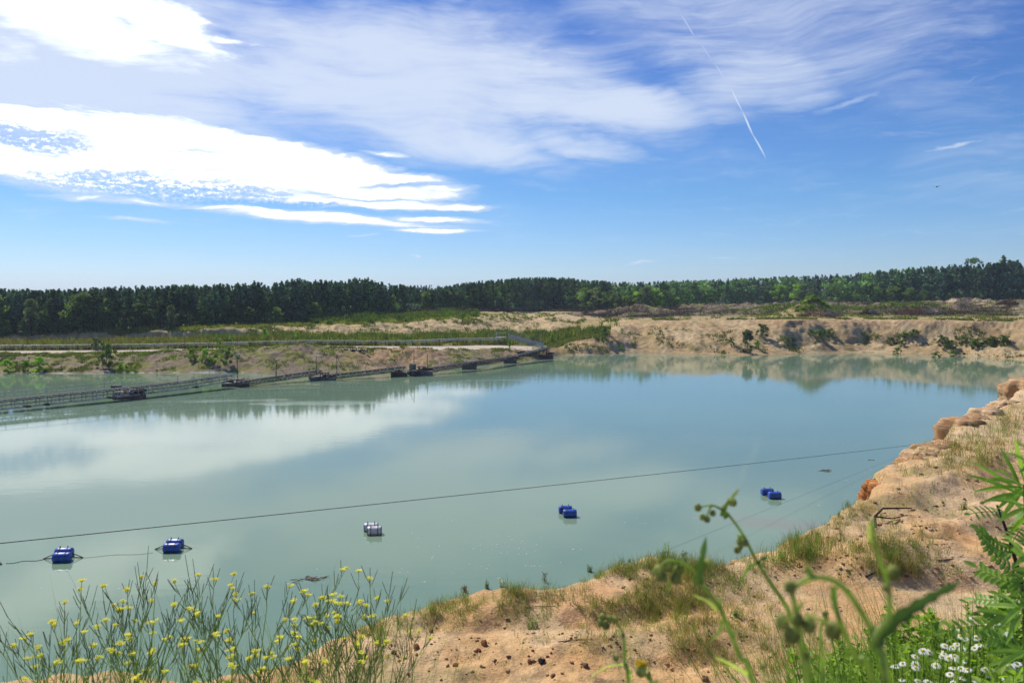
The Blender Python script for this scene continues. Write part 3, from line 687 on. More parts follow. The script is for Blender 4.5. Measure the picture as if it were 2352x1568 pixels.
forest_row(22, 2080, 2420, 1, lambda p: np.interp(p, [2080, 2200, 2420], [662, 668, 664]), ['young', 'dull', 'young'], 'low dark trees at the foot of the right forest', 'low dark trees at the foot of the right forest', 1.5, 3, 9, .12)
forest_row(22, 2090, 2440, 22, lambda p: skyl(p)+6, ['pine', 'pine', 'young'], 'tall dark pines of the high right forest', 'tall pines of the right forest', 1.4, 8, 24, .12)
# trees one can tell apart
def one(kind, px, base_t, row_top, label, dt=0, wide=1.0, hmax=30, which=None):
    p = KP(px, base_t); Y = p.y+dt; x = (px-CX)/F*Y; p = Vector((x, Y, float(H(x, Y))))
    return plant(kind, p, min(hmax, CAMZ+(690-row_top)/F*Y-p.z), label, None, wide, which)
one('umbrella', 2227, 6, 585, 'umbrella crowned pine standing clear of the skyline at far right', 30, 1.0)
one('umbrella', 2128, 6, 606, 'second highest flat crowned pine left of the skyline umbrella pine', 30, .9)
one('pine', 2300, 6, 586, 'highest ragged pine near the right edge of the skyline', 26, 1.5, 30, 0)
one('willow', 393, 6, 697, 'pale green slender tree in front of the left end of the young pine row', -2, .9)
one('willow', 72, 6, 681, 'silvery white topped tree among the far left forest', -1, 1.0)
one('broad', 905, 6, 679, 'light yellow green tree at the right end of the young pine row', -1, .7)
one('broad', 1790, 6, 655, 'yellow green round tree left of the dull trees above the green mound', -4, 1.5)
one('willow', 1480, 6, 655, 'pale grey green willow among the bright broadleaf trees', -4, 1.1)
one('willow', 1420, 6, 672, 'low grey green willow at the left of the bright broadleaf trees', -4, 1.1)

# far forest behind the edge: one mass of merged trees
def merged_forest():
    prot = []
    for kind, h in (('pine', 15), ('pine', 15), ('pine', 14), ('young', 12), ('broad', 11)):
        P, T, size = make_crown(kind, h); sel = rng.choice(len(P), 210, replace=False); prot.append((P[sel], T[sel], size*2.0))
    VV = []; CC = []
    def addtree(x, y, z, h, k):
        P, T, size = prot[k]; h0 = (15, 15, 14, 12, 11)[k]; s = h/h0; a = rng.uniform(0, 6.28); c, s_ = math.cos(a), math.sin(a)
        Q = P*s*np.array([1.25, 1.25, 1]); Q = np.stack([Q[:, 0]*c-Q[:, 1]*s_+x, Q[:, 0]*s_+Q[:, 1]*c+y, Q[:, 2]+z], 1)
        VV.append(leaf_quads(Q, size*s*1.15)); tr = rng.uniform(.8, 1.25); b = (1, 1, 1) if k < 4 else (1.7, 1.7, .8)
        CC.append(tint_cols(T*tr, b))
    for i in range(2700):
        px = rng.uniform(-150, 2550) if i < 2200 else rng.uniform(1000, 1400); p = KP(px, 6.0); dmax = 60 if px < 1000 else 420
        d = 4+dmax*rng.uniform(0, 1)**(2.4 if i < 2200 else 4); Y = p.y+d; x = (px-CX)/F*Y; z = float(H(x, Y))
        row = skyl(px)+1; ztop = CAMZ+(690-row)/F*Y; h = min(ztop-z, 19)*rng.uniform(.82, 1.03)
        if h < 3: continue
        k = int(rng.integers(4)) if not (1350 < px < 2100 and rng.uniform() < .22 and d < 120) else 4
        addtree(x, Y, z, h, k)
    for i in range(260):             # distant ridge seen in the dips of the skyline
        px = rng.uniform(-150, 1400); Y = 640; x = (px-CX)/F*Y; row = np.interp(px, [-150, 250, 1000, 1400], [664, 665, 655, 645]); z = CAMZ+(690-row)/F*Y
        addtree(x, Y, z-15, 15*rng.uniform(.9, 1.03), int(rng.integers(4)))
    V = np.concatenate(VV); c = np.concatenate(CC)
    o = np_mesh('forest', V, 4, np.arange(len(V)), mat('far_needles', (.10, .17, .10), .8, .4, .1, vcol=True, transl=.15, spec=.1), col=c)
    tag(o, 'dark mass of forest stretching away behind the front ranks of trees', 'forest', kind='stuff')
merged_forest()

# ------------------------------------------------------------------ shrubs on the banks
def shrub(kind, px, py_base, h, label, wide=1.0, group=None):
    p = hit(px, py_base)
    if p is None: return
    plant(kind, p, h, label, group, wide)
shrub('dshrub', 245, 840, 4.4, 'dense dark green small tree leaning over the left bank', .8)
shrub('wshrub', 222, 806, 3.1, 'pale yellow green bush behind the leaning dark tree on the left bank', .8)
shrub('dshrub', 521, 838, 3.6, 'dark green bush on the rubble bank above the second pontoon', .75)
shrub('shrub', 470, 828, 2.4, 'bright green bush left of the dark bush on the rubble bank', .9)
shrub('shrub', 490, 835, 2.2, 'bright green bush close against the dark bush on the rubble bank', .9)
shrub('shrub', 441, 826, 2.3, 'leftmost bright bush of the rubble bank, by the land conveyor', .9)
shrub('shrub', 505, 802, 2.4, 'yellow green bush high on the rubble bank by the road', .8)
shrub('shrub', 548, 824, 1.0, 'tiny bright bush right of the dark bush on the rubble bank', 1)
shrub('shrub', 90, 855, 3.0, 'biggest round bright green bush at the left waterline', 1.0)
shrub('shrub', 58, 855, 2.4, 'middle of the three round bushes at the left waterline', .9)
shrub('shrub', 18, 855, 2.6, 'leftmost round bush at the left waterline', .9)
shrub('shrub', 274, 855, 2.0, 'round green bush at the waterline below the leaning tree', .9)
shrub('shrub', 291, 855, 1.6, 'small green bush just right of the waterline bush below the leaning tree', .8)
shrub('shrub', 310, 855, 1.5, 'smallest green bush at the waterline right of the leaning tree', .8)
shrub('broad', 609, 790, 3.6, 'slim upright green bush in the reed belt beyond the road', .8)
shrub('broad', 683, 788, 2.6, 'rounded green bush in the reed belt right of the slim one', .9)
shrub('wshrub', 1716, 812, 5.4, 'larger silvery willow bush at the foot of the far sand cliff', .85)
shrub('wshrub', 1752, 778, 4.0, 'smaller silvery willow bush higher on the far sand cliff', .95)
shrub('shrub', 1738, 800, 2.2, 'yellow green bush between the two silvery willow bushes', .9)
shrub('dshrub', 1680, 795, 2.2, 'dark green bush left of the silvery willow bushes', .8)
shrub('dshrub', 1388, 785, 3.6, 'green bush at the lip of the shaded scarp', .6)
shrub('shrub', 1383, 752, 2.0, 'leaning green bush on the sand above the shaded scarp', .7)
shrub('shrub', 1428, 765, 1.3, 'lone round green bush on pale sand above the scarp', .8)
shrub('shrub', 1427, 805, 1.4, 'small green bush low on the scarp by the water', .8)
shrub('shrub', 1170, 798, 2.2, 'green bush under the upper end of the sloping conveyor', .5)
shrub('shrub', 1165, 727, 1.2, 'small green bush alone on the sand at the forest foot', .8)
shrub('broad', 1268, 788, 3.0, 'green bush in the reeds right of the sloping conveyor', .8)
for i, (a, b, h, w) in enumerate([(1880, 778, 1.6, 1.6), (1905, 773, 1.5, 1.5), (1862, 770, 1.2, 1.3)]):
    shrub('dshrub', a, b, h*1.4, ('dark ivy-like shrub high on the cliff, middle of three', 'dark ivy-like shrub high on the cliff, right of three', 'dark ivy-like shrub high on the cliff, left of three')[i], w)
for i, (a, b, h, w) in enumerate([(2045, 783, 1.1, 1.7), (2078, 772, 1.2, 1.6), (2100, 770, 1.4, 1.5), (2072, 790, 1.2, 1.0), (2062, 808, 1.2, 1.1), (2165, 785, 1.5, 1.5), (2182, 798, 1.5, 1.4), (2215, 783, 1.3, 1.4), (2240, 790, 1.4, 1.6), (2275, 785, 1.4, 1.6), (2305, 782, 1.3, 1.6), (2150, 815, 1.0, 1.5), (2190, 812, 1.1, 1.5)]):
    shrub('dshrub', a, b+6, h*1.5, ordinal(i+1)+' dark creeper clump from left on the far right cliff', w*1.15, 'creeper clumps on the far right cliff')
shrub('wshrub', 2195, 790, 1.8, 'white green clump of bramble among dark creepers on the cliff', .8)
shrub('wshrub', 2170, 795, 1.5, 'whitish bramble clump left of the larger pale one on the cliff', .8)

for i, (a, b, h) in enumerate([(1812, 700, 1.6), (1826, 697, 1.8), (1840, 695, 1.6), (1856, 690, 2.2), (1868, 688, 2.4), (1880, 690, 2.0), (1888, 696, 1.8), (1845, 710, 1.5), (1862, 705, 1.6), (1900, 703, 1.5), (1925, 702, 1.7), (1945, 704, 1.5), (1760, 707, 1.5), (1775, 705, 1.5), (2030, 703, 1.8), (2050, 700, 1.9), (2075, 701, 1.8), (2100, 703, 1.6), (2130, 706, 1.5)]):
    shrub('shrub', a, b+3, h*.78, ordinal(i+1)+' bright bush from left on the green mounds of the plateau', 1.25, 'bright bushes on the plateau mounds')
# merged ground vegetation (uncountable)
def blades_mesh(name, P, h, w, m, col, label, cat='grass', per=5, spread=.25, lean=.35):
    n = len(P); k = per; B = np.repeat(P, k, 0); N = len(B); hh = np.repeat(h, k)*rng.uniform(.5, 1.15, N); sp = np.repeat(np.broadcast_to(spread, (n,)), k)
    a = rng.uniform(0, 2*np.pi, N); r_ = rng.uniform(0, 1, N)**.7*sp; B = B+np.stack([np.cos(a)*r_, np.sin(a)*r_, -hh*.05], 1)
    la = rng.uniform(0, 2*np.pi, N); ll = hh*rng.uniform(0, lean, N); sa = rng.uniform(0, 2*np.pi, N); ww = np.repeat(np.broadcast_to(w, (n,)), k)
    side = np.stack([np.cos(sa), np.sin(sa), sa*0], 1)*(ww/2)[:, None]; d = np.stack([np.cos(la)*ll, np.sin(la)*ll, hh], 1)
    mid = B+d*np.array([.35, .35, .58])
    V = np.stack([B-side, B+side, mid+side*.8, mid-side*.8, B+d], 1).reshape(-1, 3)
    i = np.arange(N)*5; idx = np.stack([i, i+1, i+2, i+3, i+3, i+2, i+4], 1).ravel(); fn = np.tile([4, 3], N)
    c = np.repeat(np.repeat(col, k, 0)*rng.uniform(.7, 1.3, (N, 1)), 5, 0)
    o = np_mesh(name, V, fn, idx, m, col=c); tag(o, label, cat, kind='stuff'); return o
M_GR = mat('grass_blades', (1, 1, 1), .65, .12, 5, vcol=True, transl=.35, spec=.25)
def scatter(n, x0, x1, t0, t1, fn=None):
    out = []
    px = rng.uniform(x0, x1, n); t = rng.uniform(t0, t1, n)
    Ys, _ = knots(px); Ys = np.stack(Ys, 1); k = np.clip(t.astype(int), 0, 6); f = t-k
    y = Ys[np.arange(n), k]*(1-f)+Ys[np.arange(n), k+1]*f; x = (px-CX)/F*y; z = H(x, y)
    P = np.stack([x, y, z], 1); keep = z > .12
    if fn is not None: keep &= fn(P, px, t)
    return P[keep]
def far_veg():
    PP, HH, CC, SS = [], [], [], []
    def add(P, h, col, v=.25):
        PP.append(P); HH.append(rng.uniform(h*.5, h*1.3, len(P))); CC.append(np.array(col)*(1+rng.normal(size=(len(P), 1))*v)*(1+rng.normal(size=(len(P), 3))*.08)); SS.append(np.full(len(P), .3))
    nz = lambda P, s, sd: fbm(P[:, 0], P[:, 1], s, 3, seed=sd)
    add(scatter(8000, -150, 1330, 3.05, 3.97, lambda P, px, t: nz(P, 6, 60)+.3-.25*np.abs(t-3.5) > rng.uniform(-.3, .3, len(P))), 1.5, (.19, .20, .04))
    add(scatter(9000, 450, 1420, 3.3, 4.0, lambda P, px, t: (nz(P, 7, 61) > -.0) & (px+rng.normal(size=len(px))*45 < 1330)), 1.8, (.12, .165, .03))
    add(scatter(3500, -150, 700, 3.3, 3.9, lambda P, px, t: nz(P, 6, 62) > 0), 1.6, (.20, .17, .05))
    add(scatter(7000, -150, 900, 1.0, 2.0, lambda P, px, t: nz(P, 4, 63) > .0), .32, (.15, .18, .035))
    add(scatter(7000, 300, 1250, .1, 2.0, lambda P, px, t: nz(P, 4, 64) > .15), .35, (.14, .18, .035))
    add(scatter(3500, -150, 320, .05, 1, lambda P, px, t: nz(P, 3, 65) > .12), .35, (.12, .14, .035))
    add(scatter(12000, 250, 1080, 5.0, 6.0, lambda P, px, t: nz(P, 8, 66)+.0 > rng.uniform(-.3, .3, len(P))), .7, (.22, .235, .045))
    add(scatter(5000, 700, 1100, 5.1, 6.0, lambda P, px, t: nz(P, 6, 67) > .05), 1.4, (.085, .135, .025))
    add(scatter(4500, 1000, 1700, 4.6, 5.6, lambda P, px, t: nz(P, 6, 68) > .15), .7, (.14, .16, .04))
    add(scatter(2500, 450, 1250, 4.0, 5.0, lambda P, px, t: nz(P, 5, 69) > .15), .5, (.11, .15, .035))
    add(scatter(3000, 1300, 2450, .1, 2.4, lambda P, px, t: nz(P, 6, 70) > .1), .5, (.10, .13, .035))
    add(scatter(1500, 1250, 1400, 2.9, 3.9, lambda P, px, t: nz(P, 6, 71) > -.1), .8, (.09, .13, .03))
    add(scatter(1600, 1260, 1400, 2.0, 3.4), .5, (.17, .19, .045))
    add(scatter(9000, 1700, 2450, 4.8, 5.5, lambda P, px, t: nz(P, 9, 72) > .0), .5, (.17, .19, .04))
    # fresh green on the spoil heap
    for (cpx, Y, w, d, n, h) in ((1865, 235, 8, 6, 1500, .8), (1930, 262, 12, 6, 900, 1.0), (1790, 268, 13, 7, 900, .9), (2075, 280, 15, 6, 1100, 1.0), (2130, 292, 25, 7, 500, .7)):
        cx = (cpx-CX)/F*Y; x = cx+rng.normal(size=n)*w*.75; y = Y+rng.normal(size=n)*d*.7; P = np.stack([x, y, H(x, y)], 1); k = nz(P, 4, 73) > .0
        add(P[k], h, (.16, .22, .03))
    P = np.concatenate(PP)
    blades_mesh('grass', P, np.concatenate(HH), .16, M_GR, np.concatenate(CC), 'grass, reeds and low weeds growing over the far banks and the belt beyond the road', per=6, spread=.55, lean=.5)
far_veg()
def brushwood():
    PP = []; 
    P = scatter(26000, 1340, 2420, 5.15, 5.98, lambda P, px, t: (fbm(P[:, 0], P[:, 1], 12, 4, seed=80) > .02) & (px < 2330))
    P2 = scatter(2600, 900, 1400, 5.8, 6.0)
    P = np.concatenate([P, P2]); c = np.array([.13, .09, .065])*(1+rng.normal(size=(len(P), 1))*.35)*(1+rng.normal(size=(len(P), 3))*.05)
    blades_mesh('brushwood', P, rng.uniform(.4, 1.5, len(P)), .09, mat('dead_twigs', (1, 1, 1), .9, .1, 5, vcol=True, spec=.1), np.clip(c, .02, .5), 'grey brown dead brushwood strewn in long heaps before the forest', 'brushwood', per=5, spread=1.0, lean=1.6)
brushwood()
M_TWIG = mat('brown_twigs', (.15, .085, .055), .9, .4, 2, spec=.1); M_LOG = mat('weathered_logs', (.30, .27, .24), .85, .35, 2, spec=.15)
def brush_pile(px, py, w, d, h, label, logs=14, side=1):
    p = hit(px, py); root = empty('brush_pile', p, 0, label, 'brush pile', 'brush piles on the plateau')
    m = MB()
    for _ in range(900):
        a = rng.uniform(0, 6.28); r_ = rng.uniform(0, 1)**.5; x, y = math.cos(a)*r_*w, math.sin(a)*r_*d; z = h*(1-r_*r_)*rng.uniform(0, 1)
        L = rng.uniform(.5, 1.4); e = Vector((rng.uniform(-1, 1)*L, rng.uniform(-1, 1)*L*.7, rng.uniform(-.2, .8)*L*.7)); m.tube([(x, y, z), Vector((x, y, z))+e*.5+Vector((0, 0, .1)), Vector((x, y, z))+e], [.05, .035, .012], 3, False)
    m.build('twigs', M_TWIG, root)
    m = MB()
    for _ in range(logs):
        x = side*w*rng.uniform(.2, 1.0); z = rng.uniform(.15, h*.75); L = rng.uniform(1.2, 2.6); a = rng.uniform(-.5, .4)
        m.tube([(x-L/2*math.cos(a), rng.uniform(-d, -d*.5), z-L/2*math.sin(a)), (x+L/2*math.cos(a), rng.uniform(-d*1.1, -d*.4), z+L/2*math.sin(a))], rng.uniform(.08, .16), 6)
    m.build('logs', M_LOG, root)
brush_pile(1880, 727, 6, 2.8, 2.3, 'left heap of dead branches with stacked logs at its right end', 18, 1)
brush_pile(1996, 724, 2.8, 2, 2.2, 'smallest spiky heap of broken grey roots between the two larger heaps', 20, .3)
brush_pile(2108, 724, 6.4, 3, 2.9, 'right heap, biggest and reddest pile of dead branches and logs', 22, 1)
brush_pile(2315, 700, 4, 2.2, 1.9, 'small dark heap of branches near the right edge below the forest', 3, 1)

# ------------------------------------------------------------------ drum floats
M_BLUE = mat('blue_plastic', (.02, .085, .40), .38, .3, 5, spec=.5); M_WHITE = mat('white_plastic', (.62, .60, .60), .4, .10, 6, spec=.4); M_NAVY = mat('dark_blue_plastic', (.012, .04, .19), .35, .1, 6)
M_STRAP = mat('dark_strap', (.035, .03, .03), .8, .3, 8); M_WOOD = mat('wet_timber', (.085, .055, .035), .8, .3, 5); M_STRAPG = mat('grey_strap', (.10, .09, .10), .8, .3, 8)
def drum(parent, c, rz, M, L=.80, r=.255, white=False):
    bx = Vector((math.cos(rz), math.sin(rz), 0)); c = Vector(c); n = 20
    prof = [(-.5, .0), (-.5, .82), (-.49, .93), (-.46, .985), (-.33, 1.0), (-.30, 1.02), (-.27, 1.0), (0, 1.0), (.27, 1.0), (.30, 1.02), (.33, 1.0), (.46, .985), (.49, .93), (.5, .82), (.5, .0)]
    def lathe(pr, e=0):
        m = MB(); up = Vector((0, 0, 1)); s_ = bx.cross(up); vs = []
        for (a, q) in pr:
            for k in range(n): t = 2*math.pi*k/n; vs.append(c+bx*(a*L)+(s_*math.cos(t)+up*math.sin(t))*(q*r+e))
        fs = [(i*n+k, (i+1)*n+k, (i+1)*n+(k+1) % n, i*n+(k+1) % n) for i in range(len(pr)-1) for k in range(n)]
        return m.add(vs, fs)
    d = lathe(prof).build('drum', M, parent, True)
    for a in (-.24, .24):
        st = lathe([(a-.022, .9), (a-.022, 1.0), (a+.022, 1.0), (a+.022, .9)], .012); st.box(c+bx*(a*L)+Vector((0, 0, r+.045)), (.035, .03, .09), rz); st.build('strap', M_STRAP if white else M_STRAPG, d)
    if white:
        for s0 in (-1, 1): lathe([(s0*.502, 0), (s0*.503, .84), (s0*.492, .95), (s0*.455, .99)], .006).build('end_cap', M_NAVY, d)
def float_pair(px, py, rz, off, label, white=False, roll=0, arms=True):
    p = atz(px, py, 0); root = empty('drum_float', (p.x, p.y, 0), rz, label, 'float', 'pairs of drums floating in the lake')
    M = M_WHITE if white else M_BLUE
    drum(root, (0, 0, .19), random.uniform(-.04, .04), M, white=white); drum(root, (off[0], off[1], .17), random.uniform(-.05, .05), M, white=white)
    m = MB(); cy = off[1]/2
    for x in (-.30, .26): m.bar((x, -.1, .02), (x+off[0]*.6, off[1]+.1, .02), .10, .08)
    m.build('cross_timber', M_WOOD, root)
    if arms:
        m = MB()
        for s0 in (-1, 1):
            tip = (off[0]/2+s0*(.95), cy, .02)
            m.bar((off[0]*0+s0*.42, .05, .16), tip, .035); m.bar((off[0]+s0*.42, off[1]-.05, .14), tip, .035)
        m.build('towing_bracket', M_STRAP, root)
float_pair(143, 1288, .10, (-.28, .85), 'leftmost whole pair of blue drums floating with dark towing brackets')
float_pair(395, 1266, .05, (-.14, .80), 'second pair of blue drums from the left, back drum dented')
float_pair(860, 1226, .12, (-.22, .75), 'pair of white drums with blue ends and dark straps', True, arms=False)
float_pair(1309, 1186, .06, (-.16, .95), 'pair of blue drums floating right of the white pair', arms=False)
float_pair(1779, 1144, .0, (-.16, 1.0), 'rightmost pair of blue drums floating nearest the sandy bank', arms=False)
float_pair(-58, 1304, .10, (.16, .85), 'towing bracket tip of a drum float cut by the left picture edge')
def line(name, pts, r, m, label, cat, smooth=True):
    o = MB().tube(pts, r, 6).build(name, m); return tag(o, label, cat)
def surf_line(a, b):
    return [atz(a[0]+(b[0]-a[0])*i/10, a[1]+(b[1]-a[1])*i/10+1.2*math.sin(i), .012) for i in range(11)]
line('mooring_line', surf_line((14, 1293), (102, 1284)), .012, M_STRAPG, 'thin grey line on the water joining the two leftmost floats', 'line')
line('mooring_line', surf_line((178, 1280), (352, 1269)), .006, M_STRAPG, 'thin faint line on the water between the two left blue floats', 'line')
# steel cable
A = aty(-240, 1272, 21.5); pts = []
right = []
for k in range(14):
    px_ = 2128+k*18; p = hit(px_, 1021-(px_-2128)*.128)
    if p: p.z += .05; right.append(p)
right = [p for p in right if abs(p.y-right[0].y) < 16]
for i in range(60): t = i/60; p = A.lerp(right[0]+Vector((0, 0, .08)), t); p.z -= .4*t*(1-t); pts.append(p)
pts += right; e = right[-1]; gx = e.x+6; gy = e.y+4; pts.append(Vector((gx, gy, float(H(gx, gy))+.05)))
line('steel_cable', pts, .014, mat('rusty_steel_cable', (.08, .05, .045), .7, .3, 8, metal=.3), 'rusty steel cable stretched over the whole lake to the right bank', 'cable')

# ------------------------------------------------------------------ floating conveyor
M_STEEL = mat('weathered_steel', (.085, .085, .085), .6, .35, 1.5, metal=.4); M_GALV = mat('galvanised_steel', (.44, .45, .46), .5, .2, 1.5, metal=.5); M_BELT = mat('rubber_belt', (.03, .03, .032), .7, .3, 2); M_IRON = mat('rusty_iron', (.12, .075, .055), .8, .5, 1.5, metal=.2); M_CLEAT = mat('sandy_mud', (.17, .11, .065), .95, .3, 2)
def frameof(a, b):
    a, b = Vector(a), Vector(b); d = (b-a); L = d.length; d.normalize(); s_ = d.cross(Vector((0, 0, 1))).normalized(); return a, d, s_, L
def conveyor(name, pts, th, w, label, group, rail=True, galv=False, mud=False):
    o0 = Vector(pts[0]); root = empty(name, o0, 0, label, 'conveyor', group); fr, be, ra, ro, mu = MB(), MB(), MB(), MB(), MB()
    for a, b in zip(pts[:-1], pts[1:]):
        a, d, s_, L = frameof(Vector(a)-o0, Vector(b)-o0); up = Vector((0, 0, 1)); n = max(2, int(L/1.3))
        for sd in (-1, 1):
            e = s_*(sd*w/2)
            fr.bar(a+e, a+d*L+e, .09); fr.bar(a+e+up*th, a+d*L+e+up*th, .10); 
            for i in range(n+1): fr.bar(a+e+d*(L*i/n), a+e+d*(L*i/n)+up*th, .06)
            for i in range(n): fr.bar(a+e+d*(L*(i+(i % 2))/n), a+e+d*(L*(i+1-(i % 2))/n)+up*th, .045)
            for i in range(n): ro.bar(a+e*1.15+d*(L*(i+.3)/n)+up*(th+.05), a+e*1.15+d*(L*(i+.55)/n)+up*(th+.05), .05, .12)
        for i in range(n+1): ro.bar(a+s_*(-w*.62)+d*(L*i/n)+up*(th+.06), a+s_*(w*.62)+d*(L*i/n)+up*(th+.06), .10, .08)
        if name == 'sloping_conveyor':
            for sd in (-1, 1): ra.bar(a+s_*(sd*w*.60)+up*(th*.62), a+d*L+s_*(sd*w*.60)+up*(th*.62), .05, .6)
        for sd in (-1, 1): (ra if galv and not mud else be).bar(a+s_*(sd*w*.56)+up*(th-.02), a+d*L+s_*(sd*w*.56)+up*(th-.02), .04, .13)
        be.bar(a+up*(th+.17), a+d*L+up*(th+.17), w*.75, .035); be.bar(a+up*(th*.45), a+d*L+up*(th*.45), w*.7, .03)
        if rail:
            e = s_*(-w/2-.45); m_ = max(2, int(L/2.2))
            ra.bar(a+e+up*(th+.95), a+d*L+e+up*(th+.95), .045); ra.bar(a+e+up*(th+.5), a+d*L+e+up*(th+.5), .035); ra.bar(a+e+up*th*.9, a+d*L+e+up*th*.9, .35, .04)
            for i in range(m_+1): ra.bar(a+e+d*(L*i/m_)+up*th*.9, a+e+d*(L*i/m_)+up*(th+.95), .04)
        if mud:
            for i in range(int(L/3)): q = a+d*rng.uniform(0, L)+s_*(w*.5); mu.ball(q+up*.05, rng.uniform(.15, .4), 7, 4, (1.6, .6, .5), .3)
    fr.build('truss', M_GALV if galv else M_STEEL, root); be.build('belt', M_BELT, root); ro.build('rollers', M_GALV, root)
    if rail: ra.build('handrail', M_GALV, root)
    if mud: mu.build('caked_mud', M_CLEAT, root)
    return root
def wz(px, py, z): p = atz(px, py, 0); p.z = z; return p
G_ = 'floating conveyor sections'
conveyor('floating_conveyor', [wz(-260, 973, .25), wz(290, 918, .55), wz(420, 903, .62), wz(527, 890, .95)], .95, 1.1, 'longest lattice conveyor running in from the left edge over the reddish pontoon', G_, True, True, True)
conveyor('floating_conveyor', [wz(546, 889, .12), wz(640, 880, .45), wz(736, 872, .95)], .58, 1.0, 'floating conveyor rising from the second pontoon to the third', G_)
conveyor('floating_conveyor', [wz(752, 873, .15), wz(845, 868, .55), wz(930, 863, .95)], .58, 1.0, 'floating conveyor between the third pontoon and the barge with pointed bow', G_)
conveyor('floating_conveyor', [wz(945, 864, .25), wz(1100, 850, 1.05), wz(1180, 837, 1.05), wz(1258, 827, 2.1)], .58, 1.0, 'bent floating conveyor climbing from the pointed barge to the shore', G_)
pu = wz(1168, 815, 5.0); pl_ = wz(1246, 822, 2.1); pu.y = 176; pu.x = (1168-CX)/F*176; pu.z = aty(1168, 776, 176).z-.2
conveyor('sloping_conveyor', [(pl_.x, 176.5, 2.3), tuple(pu)], 1.0, 1.4, 'pale steep conveyor sloping up left from the shore end to the road', None, True, True)
M_TANK = mat('painted_tank_steel', (.16, .14, .13), .75, .45, .9, metal=.1); M_TRED = mat('reddish_tank_steel', (.19, .10, .08), .75, .45, .9); M_TTOP = mat('grey_tank_deck', (.24, .21, .19), .85, .3, .9)
def pontoon(px, py, n, tl, label, back=True, tower=1.0, red=False, tilt=.06, bh=.55):
    p = atz(px, py, 0); root = empty('pontoon', (p.x, p.y, 0), tilt, label, 'pontoon', 'pontoons carrying the conveyor')
    M = M_TRED if red else M_TANK
    for row in ((0, 2.6) if back else (0,)):
        off = -.55*tl if row else 0
        for i in range(n if not row else max(1, n-1)):
            m = MB(); x = (i-(n-1)/2)*tl+off
            m.box((x, .7+row, bh*.25), (tl*.95, 1.35, bh*1.5)); m.box((x, .7+row, bh+.035), (tl*.99, 1.42, .06)); m.box((x-tl*.47, -.0+row, bh*.3), (.06, .05, bh*1.4))
            t = m.build('float_tank', M, root); MB().box((x, .7+row, bh+.085), (tl*.82, 1.15, .04)).build('deck_plate', M_TTOP, t)
    if tower:
        m = MB()
        for sx in (-.5, .5):
            for sy in (.4, 3.0): m.bar((sx, sy, bh), (sx*.8, sy*.8+.3, bh+tower), .14)
        m.box((0, 1.8, bh+tower), (1.5, 2.3, .14)); m.bar((-.5, .4, bh), (.5, .4, bh+tower), .08); m.bar((.5, .4, bh), (-.5, .4, bh+tower), .08)
        m.build('support_frame', M_IRON, root)
        m = MB(); m.box((1.0, 1.4, bh+.35), (.9, .6, .45)); m.tube([(1.45, 1.4, bh+.4), (1.9, 1.4, bh+.4)], .22, 10); m.ball((.2, 1.2, bh+.3), .3, 8, 5)
        m.build('drive_motor', M_IRON, root)
    return root
pontoon(293, 916, 3, 1.28, 'reddish three tank pontoon under the longest conveyor', red=True, tower=.5, tilt=.10)
pontoon(538, 888, 3, 1.25, 'low dark pontoon where the longest conveyor ends', tower=.55, bh=.42)
pontoon(741, 874, 3, 1.33, 'low dark pontoon under the end of the second section', tower=.8, bh=.38)
pontoon(967, 863, 4, 1.0, 'four tank barge between the third and the bent section', tower=.8, bh=.7)
pontoon(1078, 848, 3, .95, 'grey three tank pontoon under the bend of the conveyor', back=False, tower=.6, bh=.75)
pontoon(1172, 834, 3, .93, 'grey three tank pontoon under the second bend near shore', back=False, tower=.5, bh=.7)
pontoon(1255, 824, 2, 1.6, 'brown stepped pontoon at the shore end of the conveyor', back=False, tower=1.6, red=True, bh=.8)
bw = atz(915, 865, 0); m = MB()
m.add([(-1.3, 0, -.2), (1.3, 0, -.2), (1.3, 0, .55), (.2, 0, .8), (.0, 0, 1.1), (-.25, 0, .75), (-1.3, 0, .7), (-1.3, 1.6, -.2), (1.3, 1.6, -.2), (1.3, 1.6, .55), (.2, 1.6, .8), (0, 1.6, 1.1), (-.25, 1.6, .75), (-1.3, 1.6, .7)],
      [tuple(range(7)), tuple(range(13, 6, -1))]+[(i, i+7, (i+1) % 7+7, (i+1) % 7) for i in range(7)])
tag(m.build('small_barge', M_IRON, None, loc=(bw.x, bw.y, 0)), 'rust brown barge with a raised peak left of the four tank barge', 'barge')
tag(MB().box((0, 0, .45), (1.1, .8, 1.5)).box((0, 0, 1.23), (1.2, .9, .06)).box((-.2, -.42, .5), (.5, .03, 1.1)).build('switch_cabinet', mat('dull_green_paint', (.16, .17, .09), .7, .2, 2), None, loc=tuple(wz(948, 861, .75))), 'dull green cabinet standing on the four tank barge', 'cabinet')
tag(MB().box((0, 0, 0), (1.1, .7, .55)).box((0, 0, .3), (1.2, .8, .05)).bar((-.45, 0, -.3), (-.45, 0, -.75), .07).bar((.45, 0, -.3), (.45, 0, -.75), .07).build('black_box', M_BELT, None, loc=tuple(wz(268, 915, 1.42))), 'black box raised over the longest conveyor by the reddish pontoon', 'box')
